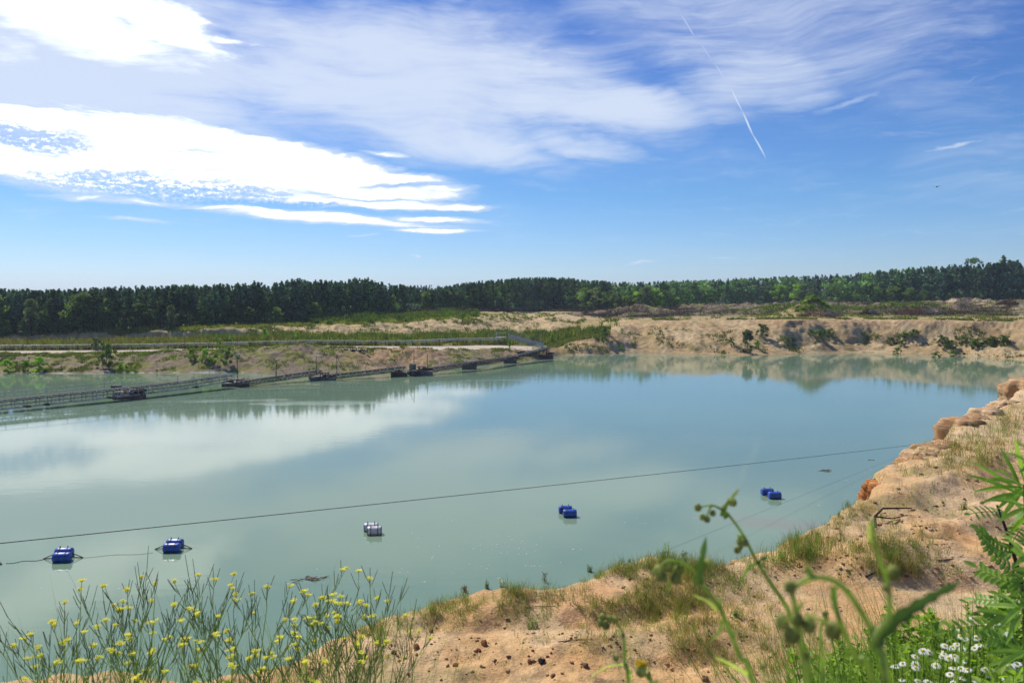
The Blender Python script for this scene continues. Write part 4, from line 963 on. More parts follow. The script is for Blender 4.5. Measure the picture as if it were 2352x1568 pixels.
def mast(px, base, h, label, lamp=False, arm=0.0, water=True, z0=1.0):
    p = wz(px, base, z0) if water else hit(px, base); root = empty('lamp_post' if lamp else 'steel_mast', p, 0, label, 'lamp post' if lamp else 'mast')
    MB().tube([(0, 0, 0), (0, 0, h)], [.07, .045], 6).bar((-.2, 0, .1), (.2, 0, .1), .1).build('pole', M_STEEL, root)
    if lamp: MB().box((.25, 0, h+.02), (.75, .3, .12)).bar((0, 0, h-.3), (.3, 0, h), .05).build('lamp_head', mat('lamp_housing', (.6, .62, .64), .4, .05, 3), root)
    if arm: MB().tube([(0, 0, h), (arm*.3, 0, h*.62), (arm*.6, 0, h*.32), (arm, 0, h*.18)], .035, 5).build('hose', M_STEEL, root)
    return root
mast(546, 886, 3.9, 'lamp post with white head at the end of the longest conveyor', True, z0=.9)
mast(635, 882, 2.9, 'thin mast with drooping hose over the second conveyor section', False, 1.8, z0=.9)
mast(727, 874, 2.9, 'lamp post with pale head at the third pontoon', True, z0=1.1)
mast(774, 872, 3.2, 'dark mast with drooping hose right of the third pontoon', False, 1.5, z0=.9)
mast(951, 862, 2.4, 'short mast above the green cabinet', False, -1.6, z0=2.2)
mast(982, 858, 2.6, 'thin mast right of the green cabinet', z0=1.0)
mast(1171, 800, 5.0, 'thin pole behind the top of the sloping conveyor', water=False)
mast(1236, 822, 3.0, 'left thin pole over the shore end of the conveyor', z0=3.0)
mast(1246, 822, 2.8, 'right thin pole over the shore end of the conveyor', z0=3.0)
# land conveyor beside the road
def land_conveyor():
    root = empty('land_conveyor', KP(300, 3.15), 0, 'long low conveyor with grey cover running along the far side of the road', 'conveyor'); o0 = root.location.copy()
    px = np.linspace(-240, 1150, 90); fr, be, po = MB(), MB(), MB(); P = []
    for a in px:
        Ys, Zs = knots(np.array([a])); y = Ys[3][0]+1.2; x = (a-CX)/F*y; z = float(H(x, y)); P.append((x, y, z))
    P = np.array(P); zz = np.convolve(np.pad(P[:, 2], 7, mode='edge'), np.ones(15)/15, 'valid')+.12
    up = [Vector((p[0], p[1], z))-o0 for p, z in zip(P, zz)]
    lift = [.55+.55*float(ss(900, 1080, a)) for a in px]
    for i in range(len(up)-1):
        a, b = up[i]+Vector((0, 0, lift[i])), up[i+1]+Vector((0, 0, lift[i+1]))
        be.bar(a+Vector((0, 0, .42)), b+Vector((0, 0, .42)), .5, .10); fr.bar(a, b, .09, .10); fr.bar(a+Vector((0, .9, .1)), b+Vector((0, .9, .1)), .1, .12)
        if i % 2 == 0: MB().bar(a+Vector((0, 0, .34)), a-Vector((0, 0, lift[i]+.5)), .10).bar(a+Vector((0, .9, .34)), a+Vector((0, .9, -lift[i]-.5)), .10).bar(a-Vector((0, -.05, .2)), a+Vector((0, .85, -.2)), .06).build('trestle', M_STEEL, root)
    be.build('cover', M_GALV, root); fr.build('frame', M_GALV, root)
land_conveyor()
def stair_platform():
    g = KP(1150, 3.1); root = empty('stair_platform', g, 0, 'small steel platform with stairs at the top of the sloping conveyor', 'platform')
    m = MB(); 
    for x in (-1, 1.2):
        for y in (-.8, .8): m.bar((x, y, -.5), (x, y, 2.9), .13)
    m.box((.1, 0, 1.7), (2.4, 1.8, .12)); m.bar((-1, -.8, 2.8), (1.2, -.8, 2.8), .08); m.bar((-1, .8, 2.8), (1.2, .8, 2.8), .08); m.bar((-1, -.8, 0), (1.2, -.8, 1.6), .07)
    m.build('deck', M_GALV, root)
    s_ = MB(); 
    for y in (-.75, .0): s_.bar((-3.2, y, -.1), (-1, y, 1.7), .10); s_.bar((-3.2, y, .9), (-1, y, 2.7), .06); s_.bar((-3.2, y, -.1), (-3.2, y, .9), .06)
    for i in range(7): s_.box((-3.0+i*.3, -.37, .1+i*.25), (.28, .7, .04))
    s_.build('stairs', M_GALV, root)
stair_platform()
def rock(c, r, sc=(1, 1, .7), jit=.25, n=8, m=6, seed=0):
    b = MB().ball((0, 0, 0), r, n, m, sc, jit); return b
p = hit(816, 806)
if p: 
    m = MB()
    for i in range(9): m.ball((-2.2+i*.55, rng.uniform(-.3, .3), .1), rng.uniform(.25, .5), 7, 5, (1.3, .8, .5), .3)
    tag(m.build('tarpaulin', mat('dark_plastic_sheet', (.04, .05, .05), .4, .5, 2), None, True, loc=tuple(p)), 'crumpled dark plastic sheet lying at the near side of the road', 'tarpaulin')
# ------------------------------------------------------------------ near bank: ledges, stones, grass
M_LEDGE = bpy.data.materials.new('layered_sandstone')
def ledge_material():
    m = M_LEDGE; m.use_nodes = True; t = NT(m.node_tree); t.n.clear(); p = t.new('ShaderNodeBsdfPrincipled'); out = t.new('ShaderNodeOutputMaterial'); oc = t.new('ShaderNodeTexCoord').outputs['Object']
    nz = t.noise(t.mapping(oc, sc=(.5, .5, 14)), 1.6, 5, .7); n2 = t.noise(oc, 3, 5, .6)
    at = t.new('ShaderNodeVertexColor'); at.layer_name = 'Col'
    c = t.mix(t.mapr(nz, .38, .62), (.62, .6, .6, 1), (1.25, 1.22, 1.2, 1)); c = t.mix(t.mapr(n2, .3, .75), c, (.85, .62, .45, 1)); c = t.mix(1.0, c, at.outputs[0], 'MULTIPLY')
    t.l.new(c, p.inputs['Base Color']); p.inputs['Roughness'].default_value = .95; p.inputs['Specular IOR Level'].default_value = .1
    b = t.new('ShaderNodeBump'); b.inputs['Strength'].default_value = .9; b.inputs['Distance'].default_value = .06; t.l.new(t.math('ADD', nz, t.math('MULTIPLY', t.noise(oc, 9, 5, .7), .5)), b.inputs['Height']); t.l.new(b.outputs[0], p.inputs['Normal']); t.l.new(p.outputs[0], out.inputs[0])
ledge_material()
def chunk(px, py, w, d, h, col, rz=0.0, ztop=8.85, seed=0):
    ztop -= .19
    """angular lump of layered sand standing on the crumbling rim"""
    c = atz(px, py, ztop); nr, nz = 44, 22; V = []
    for j in range(nz+1):
        z = -h*j/nz; lay = float(perlin(np.array([z*13.0+seed*3.1]), np.array([seed*1.7]))[0])*.16
        for i in range(nr):
            a = 2*math.pi*i/nr; ca, sa = math.cos(a), math.sin(a); q = (abs(ca)**9+abs(sa)**9)**(-1/9)
            crk = float(perlin(np.array([a*2.4+seed*7]), np.array([z*.8+seed]))[0])*.45-.22*max(0, 1-7*abs(float(perlin(np.array([a*3.3+seed*5]), np.array([z*.5]))[0]))); fin = float(perlin(np.array([a*9+seed]), np.array([z*14.0]))[0])*.09
            r_ = q*(1+lay+crk+fin-.25*max(0, .12-j/nz)/.12*abs(1))*(1+.25*j/nz); r_ = .45*r_+.55*round(r_/.17)*.17; x, y = ca*r_*w/2, sa*r_*d/2
            V.append((x*math.cos(rz)-y*math.sin(rz), x*math.sin(rz)+y*math.cos(rz), z+.10*float(perlin(np.array([x*3+seed]), np.array([y*3.0]))[0])+(x*.10)))
    b0 = len(V); V.append((0, 0, .03)); idx, fn = [], []
    for j in range(nz):
        for i in range(nr): idx += [j*nr+i, (j+1)*nr+i, (j+1)*nr+(i+1) % nr, j*nr+(i+1) % nr]; fn.append(4)
    for i in range(nr): idx += [b0, i, (i+1) % nr]; fn.append(3)
    V = np.array(V); o = np_mesh('sand_ledge', V, fn, idx, M_LEDGE, col=np.tile(np.array(col), (len(V), 1)), loc=c); o['kind'] = 'structure'
TAN = (.50, .34, .19); PAL = (.60, .46, .29); ORG = (.52, .25, .10); BRN = (.44, .31, .18)
for i, a in enumerate([(2024, 1106, .75, .9, 1.5, ORG, .2, 8.72), (2046, 1090, .6, .8, 1.3, ORG, -.3, 8.75), (2072, 1070, .7, .9, 1.4, BRN, .4, 8.78), (2096, 1052, .6, .8, 1.3, TAN, .1, 8.8), (2112, 1036, .8, 1.0, 1.5, PAL, -.2, 8.82), (2138, 1022, .9, 1.0, 1.6, BRN, .3, 8.86), (2166, 1014, .7, .9, 1.5, TAN, 0, 8.86),
        (2208, 962, .95, 1.4, 2.2, TAN, .2, 9.0), (2238, 955, .8, 1.2, 2.0, BRN, -.2, 8.98), (2268, 940, .9, 1.4, 1.8, PAL, .3, 8.98), (2308, 922, 1.0, 1.4, 1.8, PAL, -.1, 8.95), (2354, 872, 1.3, 2.0, 2.6, TAN, .2, 9.3), (1703, 1288, .42, .5, .9, BRN, .5, 8.55)]): chunk(*a, seed=i*1.37+2)

def reg_hits(n, cx, cy, sx, sy):
    px = cx+rng.normal(size=n)*sx; py = cy+rng.normal(size=n)*sy; out = []
    for a, b in zip(px, py):
        if b > 1700: continue
        p = hit(a, b)
        if p is not None and p.z > 7.2 and p.y < 60: out.append(p)
    return np.array(out).reshape(-1, 3)
M_PEB = mat('stones_and_clods', (1, 1, 1), .95, .3, 14, vcol=True, spec=.08, bump=.4, bscale=60)
def pebbles():
    P = []
    for a in ((220, 1300, 1500, 330, 45), (300, 1250, 1480, 200, 40), (250, 1700, 1460, 120, 60), (260, 2100, 1200, 130, 70), (180, 2150, 1320, 110, 25), (120, 1850, 1290, 90, 20), (160, 1550, 1340, 150, 30), (90, 2230, 1060, 80, 30), (120, 1000, 1500, 120, 40), (160, 2050, 1230, 160, 50)):
        P.append(reg_hits(*a))
    P = np.concatenate(P); n = len(P)
    base = np.array([v for v in MB().ball((0, 0, 0), 1, 6, 4, (1, 1, .65), 0).v]); fc = MB().ball((0, 0, 0), 1, 6, 4).f
    k = len(base); s = (.006+.028*rng.uniform(0, 1, n)**5)*np.clip(P[:, 1]/12, .8, 2.2); V = base[None]*s[:, None, None]*rng.uniform(.6, 1.45, (n, k, 1))*rng.uniform(.7, 1.3, (n, 1, 3))+P[:, None]+np.array([0, 0, .3])*s[:, None, None]
    idx = []; fn = []
    for f in fc: idx += list(f); fn.append(len(f))
    idx = (np.array(idx)[None]+(np.arange(n)*k)[:, None]).ravel(); fn = np.tile(fn, n)
    pal = np.array([(.34, .21, .12), (.24, .14, .08), (.40, .21, .10), (.48, .30, .16), (.46, .30, .16), (.50, .40, .28)]); c = pal[rng.integers(0, 6, n)]*rng.uniform(.7, 1.3, (n, 1))
    o = np_mesh('pebbles', V.reshape(-1, 3), fn, idx, M_PEB, col=c.repeat(k, 0)); tag(o, 'small stones and crumbled clods strewn over the near sand', 'pebbles', kind='stuff')
pebbles()
def stone(px, py, r, col, label, sc=(1, .8, .7)):
    p = hit(px, py)
    if p is None: return
    o = MB().ball((0, 0, r*.35), r, 9, 6, sc, .22).build('stone', None, loc=tuple(p)); m = mat('stone_surface', col, .95, .35, 18, bump=.6, bscale=50, spec=.08); o.data.materials.append(m); o.rotation_euler = (0, 0, random.uniform(0, 6)); tag(o, label, 'stone', 'stones on the near sand')
for a in [(1244, 1523, .048, (.05, .045, .045), 'blackish stone low on the sand at the picture foot'), (1216, 1526, .038, (.27, .12, .06), 'reddish brown stone left of the blackish one'), (1112, 1481, .062, (.26, .11, .06), 'red brown clod with small white flake beside it'), (1100, 1496, .032, (.28, .11, .06), 'small red stone just below the red brown clod'),
          (956, 1490, .05, (.25, .11, .065), 'red clod partly hidden behind yellow flowers'), (905, 1502, .045, (.17, .1, .06), 'brown clod left of the red clod behind the flowers'), (1046, 1530, .042, (.24, .12, .07), 'brown red stone alone on orange sand'), (1270, 1555, .04, (.2, .11, .06), 'brown clod at the picture foot below the blackish stone'),
          (990, 1452, .034, (.16, .1, .06), 'dark clod on the smooth sand near the left rim'), (1345, 1535, .045, (.19, .12, .08), 'dull brown clod right of the blackish stone'), (1620, 1562, .05, (.24, .13, .08), 'brown stone at the picture foot below the dry grass'), (1930, 1405, .03, (.55, .45, .36), 'pale pebble on the level track'), (2240, 1215, .05, (.25, .16, .1), 'brown clod on the sand slope right of the dark branch')]:
    stone(*a)
def stick(px, py, pts, r, col, label):
    p = hit(px, py); o = MB().tube([(a, b, c) for a, b, c in pts], [r*(1-.6*i/(len(pts)-1)) for i in range(len(pts))], 6).build('dead_branch' if r > .012 else 'stick', mat('dead_wood', col, .9, .4, 8, spec=.1), None, loc=tuple(p)); tag(o, label, 'branch' if r > .012 else 'stick'); return o
p = hit(2012, 1203); root = empty('dead_branch', p, 0, 'dark forked dead branch lying on the sand slope above the track', 'branch')
MB().tube([(-.15, -.3, .0), (.02, .1, .12), (.3, .35, .22), (.95, .45, .2)], [.025, .028, .022, .012], 6).build('limb', M_BARKD, root); MB().tube([(.02, .1, .12), (.4, .15, .06), (.8, .3, .10)], [.018, .014, .006], 6).build('side_limb', M_BARKD, root)
stick(2010, 1330, [(-.15, 0, .02), (.1, .12, .07), (.18, .2, .1)], .02, (.06, .05, .05), 'short dark stick at the edge of the level track')
stick(1310, 1478, [(-.15, 0, .01), (.1, .05, .02), (.3, .02, .03)], .009, (.25, .2, .15), 'thin grey stick left of the dry grass patch')
stick(2180, 1290, [(-.2, 0, .02), (.15, .06, .03), (.3, .1, .08)], .011, (.14, .09, .06), 'thin brown stick on the slope right of the grass tufts')
stick(1240, 1396, [(-.2, 0, .015), (.05, .03, .02), (.25, .0, .03)], .007, (.22, .15, .1), 'thin brown stick on the sand below the rim weeds')

def near_grass():
    G = [(420, 1130, 1350, 60, 18, .20, (.13, .15, .04)), (260, 1360, 1310, 60, 16, .20, (.12, .15, .04)), (500, 1560, 1310, 75, 22, .22, (.15, .17, .05)), (900, 1560, 1400, 110, 45, .17, (.17, .16, .055)),
         (500, 1440, 1370, 110, 35, .14, (.15, .15, .05)), (420, 1830, 1262, 55, 22, .26, (.12, .15, .04)), (260, 2030, 1262, 60, 22, .22, (.14, .15, .045)), (240, 2060, 1320, 60, 16, .22, (.14, .14, .045)),
         (420, 1720, 1480, 110, 45, .17, (.15, .16, .05)), (350, 1300, 1440, 200, 45, .10, (.14, .16, .045)), (300, 1000, 1400, 90, 18, .14, (.13, .15, .045)), (200, 860, 1440, 40, 20, .14, (.13, .16, .045)),
         (260, 1200, 1390, 90, 25, .11, (.15, .16, .05)), (420, 2200, 1040, 90, 26, .34, (.19, .17, .07)), (150, 2330, 985, 40, 25, .4, (.15, .17, .05)), (160, 2100, 1150, 120, 60, .18, (.14, .17, .05)), (260, 1800, 1530, 130, 30, .18, (.13, .16, .045)),
         (220, 2020, 1500, 90, 40, .2, (.12, .15, .04)), (200, 1650, 1300, 60, 12, .2, (.15, .15, .05)), (160, 1960, 1190, 50, 16, .14, (.13, .15, .05)), (60, 1450, 1490, 120, 30, .14, (.12, .15, .04)), (200, 700, 1520, 120, 30, .10, (.14, .13, .05))]
    PP, HH, CC, WW, SS = [], [], [], [], []
    for n, cx, cy, sx, sy, h, col in G:
        P = reg_hits(int(n), cx, cy, sx, sy)
        if not len(P): continue
        k = fbm(P[:, 0], P[:, 1], .9, 3, seed=90) > -.22; P = P[k]; m = len(P)
        dry = rng.uniform(0, 1, m) < .38; c = np.where(dry[:, None], np.array((.34, .26, .11)), np.array(col)*np.array([1.15, 1.5, 1.0]))*(1+rng.normal(size=(m, 1))*.25)
        PP.append(P); HH.append(h*rng.uniform(.35, 1.35, m)); CC.append(np.clip(c, .02, .6)); WW.append(np.full(m, .0045)*np.clip(P[:, 1]/13, .8, 2.4)); SS.append(np.full(m, .05)*np.clip(P[:, 1]/13, .7, 2.4))
    blades_mesh('grass_tufts', np.concatenate(PP), np.concatenate(HH), np.concatenate(WW), M_GR, np.concatenate(CC), 'thin green and dry grass growing in patches on the near sand bank', per=8, spread=np.concatenate(SS)*1.3, lean=.9)
near_grass()

M_WEED = mat('weed_leaves', (.18, .27, .045), .6, .3, 12, transl=.35, spec=.3, objvar=.15); M_WEED2 = mat('bright_weed_leaves', (.26, .38, .045), .55, .3, 12, transl=.45, spec=.3); M_STEMG = mat('green_stems', (.17, .25, .06), .6, .3, 10, transl=.3); M_STEMP = mat('grey_purple_stems', (.10, .085, .06), .7, .3, 10)
M_DRYH = mat('dry_seed_heads', (.20, .11, .06), .9, .3, 20); M_WPET = mat('white_petals', (.80, .80, .78), .6, .04, 20, transl=.3); M_YEL = mat('yellow_flower', (.72, .56, .035), .6, .15, 30, transl=.3, spec=.2); M_YELP = mat('pale_yellow_petals', (.74, .68, .10), .6, .15, 40, transl=.35, spec=.2)
def leafblade(m, base, d, L, w, droop=.3, side=None, fold=.15, n=4):
    d = Vector(d).normalized(); side = Vector(side) if side is not None else d.cross(Vector((0, 0, 1)))
    if side.length < 1e-3: side = Vector((1, 0, 0))
    pts = []; ws = []
    for i in range(n+1):
        f = i/n; pts.append(Vector(base)+d*L*f+Vector((0, 0, -droop*L*f*f))); ws.append(w*max(.06, math.sin(math.pi*min(.98, f*.9+.09))**.8))
    m.blade(pts, ws, side, fold)
def weed_clump(px, py, n, h, leaf, label, m_leaf=None, spread=.12, heads=None, name='weed_clump', cat='weed', group=None, w=.3):
    p = hit(px, py)
    if p is None: return
    root = empty(name, p, 0, label, cat, group); st, lf, hd = MB(), MB(), MB(); sc = max(1, p.y/13)
    for _ in range(n):
        a = rng.uniform(0, 6.28); r_ = spread*rng.uniform(0, 1); hh = h*rng.uniform(.5, 1.1); lean = Vector((rng.uniform(-.2, .2), rng.uniform(-.2, .2), 1))
        pts = [Vector((math.cos(a)*r_, math.sin(a)*r_, -.03))+lean*hh*t+Vector((0, 0, 0)) for t in (0, .5, 1)]; st.tube(pts, [.0032*sc, .0026*sc, .0014*sc], 3, False)
        k = int(7+hh*34)
        for i in range(k):
            t = (i+.5)/k; b = pts[0].lerp(pts[2], t); an = rng.uniform(0, 6.28)
            leafblade(lf, b, (math.cos(an), math.sin(an), rng.uniform(.3, 1.1)), leaf*(1.1-.6*t)*rng.uniform(.7, 1.3), leaf*w, .2, n=2)
        if heads is not None:
            for i in range(5): hd.ball(pts[2]+Vector((rng.uniform(-.03, .03), rng.uniform(-.03, .03), rng.uniform(-.05, .02)))*sc, .008*sc, 5, 3)
    st.build('stems', M_STEMG, root); lf.build('leaves', m_leaf or M_WEED, root)
    if heads is not None: hd.build('flower_heads', heads, root)
weed_clump(1118, 1352, 16, .42, .055, 'tall green weed clump on the rim above the left sand knoll')
weed_clump(1152, 1350, 9, .40, .045, 'weed clump with white flowers right of the tall green rim clump', heads=M_WPET)
weed_clump(1066, 1362, 12, .30, .04, 'reddish headed weed clump left of the tall green rim clump', heads=M_DRYH)
weed_clump(1355, 1312, 16, .40, .07, 'bushy blue green weed alone on the middle of the rim')
weed_clump(1250, 1336, 7, .42, .03, 'sparse airy weed on the rim left of the bushy blue green weed', heads=M_DRYH)
weed_clump(1525, 1290, 18, .34, .05, 'yellow green weed clump where the rim bulges highest', M_WEED2)
weed_clump(1570, 1285, 9, .36, .04, 'thin seed headed weeds right of the bulging rim clump', heads=M_DRYH)
weed_clump(1445, 1292, 8, .22, .05, 'low weed clump between the two bigger rim clumps')
weed_clump(1795, 1288, 26, .30, .05, 'large fresh green clump at the foot of the sand slope', M_WEED2, .28)
weed_clump(1850, 1270, 20, .26, .045, 'darker weed clump right of the large fresh clump', None, .28)
weed_clump(869, 1477, 16, .16, .045, 'small leafy rosette weed behind the yellow flowers')
weed_clump(1290, 1380, 5, .30, .03, 'thin upright weed standing alone on open sand', spread=.05)
weed_clump(1315, 1388, 4, .34, .03, 'second thin upright weed standing on open sand', spread=.05)
weed_clump(1690, 1420, 18, .14, .05, 'dense low green tuft in the dry grass patch', None, .12)
weed_clump(1225, 1440, 10, .12, .05, 'small green tuft on the sand above the red brown clod', None, .1)
weed_clump(2020, 1250, 12, .22, .05, 'green weed below the dark forked branch', None, .2)
weed_clump(2215, 1170, 9, .2, .07, 'lone green rosette on the orange sand slope', None, .08)
weed_clump(1950, 1165, 9, .2, .04, 'little weeds on the edge above the orange ledge', None, .25)

# foam, debris, bird
def foam():
    V = []; F_ = []; rs = [(1200, 1250, 90, 18, 70), (1090, 1285, 60, 14, 25), (1000, 1240, 60, 30, 20), (2000, 1110, 45, 22, 70), (1860, 1145, 50, 14, 30), (1700, 1140, 60, 10, 12), (1440, 1200, 120, 14, 25), (190, 1355, 90, 16, 14), (440, 1330, 60, 8, 6), (900, 1320, 60, 25, 12)]
    m = MB()
    for cx, cy, sx, sy, n in rs:
        for _ in range(int(n*.7)):
            a = atz(cx+rng.normal()*sx, cy+rng.normal()*sy, .006); big = rng.uniform() < .12
            for q in range(6 if big else 1):
                c = a+Vector((rng.normal()*.18, rng.normal()*.08, 0))*(1 if big else 0); r_ = rng.uniform(.012, .045); k = 7
                m.add([(c.x+math.cos(6.283*i/k)*r_*rng.uniform(.6, 1.5), c.y+math.sin(6.283*i/k)*r_*rng.uniform(.5, 1), .006+.0008*q) for i in range(k)], [tuple(range(k))])
    tag(m.build('foam', mat('foam_flecks', (.50, .54, .52), .8, .15, 8)), 'white foam flecks drifting on the water near the right bank', 'foam', kind='stuff')
foam()
def debris(px, py, w, label, n=26):
    p = atz(px, py, 0); m = MB()
    for _ in range(n):
        x = rng.normal()*w*.35; y = rng.normal()*w*.22; m.bar((x-rng.uniform(.05, .25), y, .0), (x+rng.uniform(.05, .25), y+rng.uniform(-.12, .12), rng.uniform(.01, .09)), .03, .02)
    m.ball((0, 0, .02), w*.22, 8, 4, (1.2, .6, .25), .3)
    tag(m.build('floating_debris', mat('driftwood', (.15, .12, .10), .9, .4, 9), None, loc=tuple(p)), label, 'debris')
debris(711, 1330, .85, 'dark raft of drifting reeds and twigs below the white drums')
debris(1896, 1080, .8, 'small dark drifting clump near the right bank', 14)
debris(1998, 1056, .3, 'speck of drifting wood just off the orange ledge', 5)
b = aty(2152, 429, 120); root = empty('flying_bird', b, 0, 'tiny dark bird flying in the blue sky at right', 'bird')
m = MB(); m.ball((0, 0, 0), .09, 8, 5, (2.2, 1, .8)); m.add([(.0, 0, .03), (.12, 0, .03), (.45, .1, .16), (.35, .15, .15), (-.0, 0, .03), (-.12, 0, .03), (-.45, .1, .12), (-.35, .15, .11), (.85, .2, .05), (-.85, .2, .0), (-.03, .3, 0), (.03, .3, 0), (0, .05, .02)], [(0, 1, 2, 3), (5, 4, 7, 6), (2, 8, 3), (6, 7, 9), (12, 10, 11)]); m.build('body', M_BARKD, root)

# ------------------------------------------------------------------ yellow flowering plants on the mound, lower left
M_MSTEM = mat('mustard_stems', (.34, .42, .09), .6, .3, 10, transl=.3); M_POD = mat('dark_seed_pods', (.20, .25, .09), .6, .3, 10)
def rodd(a, sp): return Vector((rng.uniform(-sp, sp), rng.uniform(-sp, sp), a))
def flower_cluster(parent, c, k=7, r=.012, extra=True):
    pe = MB()
    for i in range(k):
        d = rv(1)[0]; d = Vector((d[0], d[1], abs(d[2])*.6)); q = c+d*r*rng.uniform(.4, 1); ang = rng.uniform(0, 1.57); u = Vector((math.cos(ang), math.sin(ang), rng.uniform(-.3, .3))); v_ = Vector((-math.sin(ang), math.cos(ang), rng.uniform(-.3, .3)))
        for dd, ee in ((u, v_), (-u, v_), (v_, u), (-v_, u)):
            L = .0062; pe.add([q, q+dd*L*.7+ee*L*.38+Vector((0, 0, .002)), q+dd*L*1.15+Vector((0, 0, .003)), q+dd*L*.7-ee*L*.38+Vector((0, 0, .002))], [(0, 1, 2, 3)])
    pe.ball(c, r*.42, 5, 3)
    pe.build('flower_cluster', M_YELP, parent)
def mustard(px, top, Y, label, nb=7, yellow=1.0):
    T = aty(px, top, Y); gx = T.x+rng.uniform(-.12, .12); gy = Y+rng.uniform(-.1, .15); gz = float(H(gx, gy)); B_ = Vector((gx, gy, gz)); root = empty('yellow_rocket_plant', B_, 0, label, 'flowering plant', 'yellow flowering plants at lower left')
    st, pod = MB(), MB(); Hh = (T-B_).length; D = T-B_
    main = [D*t+Vector((math.sin(t*4+px)*.02, math.cos(t*3+px)*.02, 0)) for t in (0, .25, .5, .7, .85, .94)]; st.tube(main, [.0027, .0024, .002, .0017, .0014, .0011], 4, False)
    def twig(base, d, L, fl, lvl=0):
        d = Vector(d).normalized(); side = rodd(0, 1)*.25; p3 = [base, base+d*L*.5+side*L*.12, base+d*L+Vector((0, 0, L*.10))+side*L*.1]; st.tube(p3, [.0014, .0012, .0009], 3, False)
        for i in range(int(2+L*22)):
            t = rng.uniform(.25, .95); b_ = base.lerp(p3[2], t); an = rng.uniform(0, 6.28); dd = (d+Vector((math.cos(an), math.sin(an), rng.uniform(.2, .9)))*.75).normalized(); PL = rng.uniform(.035, .065)
            pod.tube([b_, b_+dd*PL*.35, b_+(dd+Vector((0, 0, .25))).normalized()*PL], [.0009, .0014, .0009], 3, False)
        if fl: flower_cluster(root, p3[2]+Vector((0, 0, .004)), int(rng.integers(5, 9)), rng.uniform(.009, .014))
        else: pod.tube([p3[2], p3[2]+(d+Vector((0, 0, .6))).normalized()*.07], [.0013, .0009], 3, False)
        if lvl == 0 and rng.uniform() < .6: twig(base.lerp(p3[2], .45), (d+rodd(.5, .6)), L*.55, rng.uniform() < .7*yellow, 1)
    for i in range(nb):
        t = rng.uniform(.28, .9); b_ = main[0].lerp(main[5], t); an = rng.uniform(0, 6.28); L = Hh*(1-t)*rng.uniform(.5, .95)+.06
        twig(b_, (math.cos(an)*.75, math.sin(an)*.5, 1), L, rng.uniform() < .8*yellow)
    twig(main[5], rodd(1, .2), max(.03, Hh*.05), True, 1)
    for i in range(12):
        t = rng.uniform(.05, .7); b_ = main[0].lerp(main[5], t); an = rng.uniform(0, 6.28); leafblade(st, b_, (math.cos(an), math.sin(an), .6), rng.uniform(.04, .09), .010, .3, n=3)
    st.build('stems', M_MSTEM, root); pod.build('seed_pods', M_POD, root)
MU = [(48, 1462, 2.2, 'leftmost single yellow flower stem against the water'), (118, 1436, 2.4, 'yellow flowered stem second from the left edge'), (188, 1428, 2.3, 'slender yellow flowered stem above the sand edge at left'), (268, 1400, 2.1, 'yellow flower stem arching over the first brown clods'), (288, 1352, 2.3, 'tall yellow flower stem below the leftmost drums'), (378, 1340, 2.4, 'tall yellow flower stem below the second blue drums'), (330, 1440, 2.0, 'shorter yellow flower stem between the two tall ones at left'),
      (492, 1330, 2.3, 'tallest yellow flower stem of the middle of the clump'), (548, 1362, 2.4, 'brownish topped flower stem right of the tallest'), (612, 1352, 2.3, 'yellow flower stem left of the drifting raft'), (700, 1360, 2.4, 'yellow flower stem just below the drifting raft'), (735, 1384, 2.2, 'yellow flower stem at the right of the dense clump'), (752, 1410, 2.5, 'low yellow flower stem leaning over the rim'), (868, 1322, 2.3, 'rightmost tall pods and flower standing apart from the clump'), (906, 1378, 2.5, 'rightmost yellow flower head over the sand knoll'), (440, 1470, 1.9, 'low yellow flower stem at the foot of the clump, left'), (560, 1465, 1.9, 'low yellow flower stem at the foot of the clump, centre'), (660, 1455, 2.0, 'low yellow flower stem at the foot of the clump, right'), (820, 1470, 2.2, 'thin yellow flower stem over the sand below the tall pods'), (230, 1500, 2.0, 'low yellow flower stem over the sand edge at left foot'), (110, 1530, 2.0, 'lowest yellow flower stem in the left corner')]
for i, (px_, ty, Y_, lab) in enumerate(MU): mustard(px_, ty, Y_, lab, 5 if px_ < 260 else 7)
def mound_herbs():
    n = 700; px = rng.uniform(-40, 960, n); py = 1585-rng.uniform(0, 1, n)**1.6*(130*np.exp(-((px-560)/330)**2)+15); Y = rng.uniform(1.7, 2.6, n); P = []; Hs = []
    for a, b_, y in zip(px, py, Y):
        T = aty(a, b_, y); z = float(H(T.x, y))
        if T.z-z > .05: P.append((T.x, y, z)); Hs.append(T.z-z)
    P = np.array(P); Hs = np.array(Hs); c = np.array((.22, .30, .06))*(1+rng.normal(size=(len(P), 1))*.25)
    blades_mesh('mound_herbs', P, Hs*1.15, .0042, M_GR, c, 'tangle of thin green stems at the foot of the yellow flowers', 'herbs', per=2, spread=.03, lean=.5)
mound_herbs()

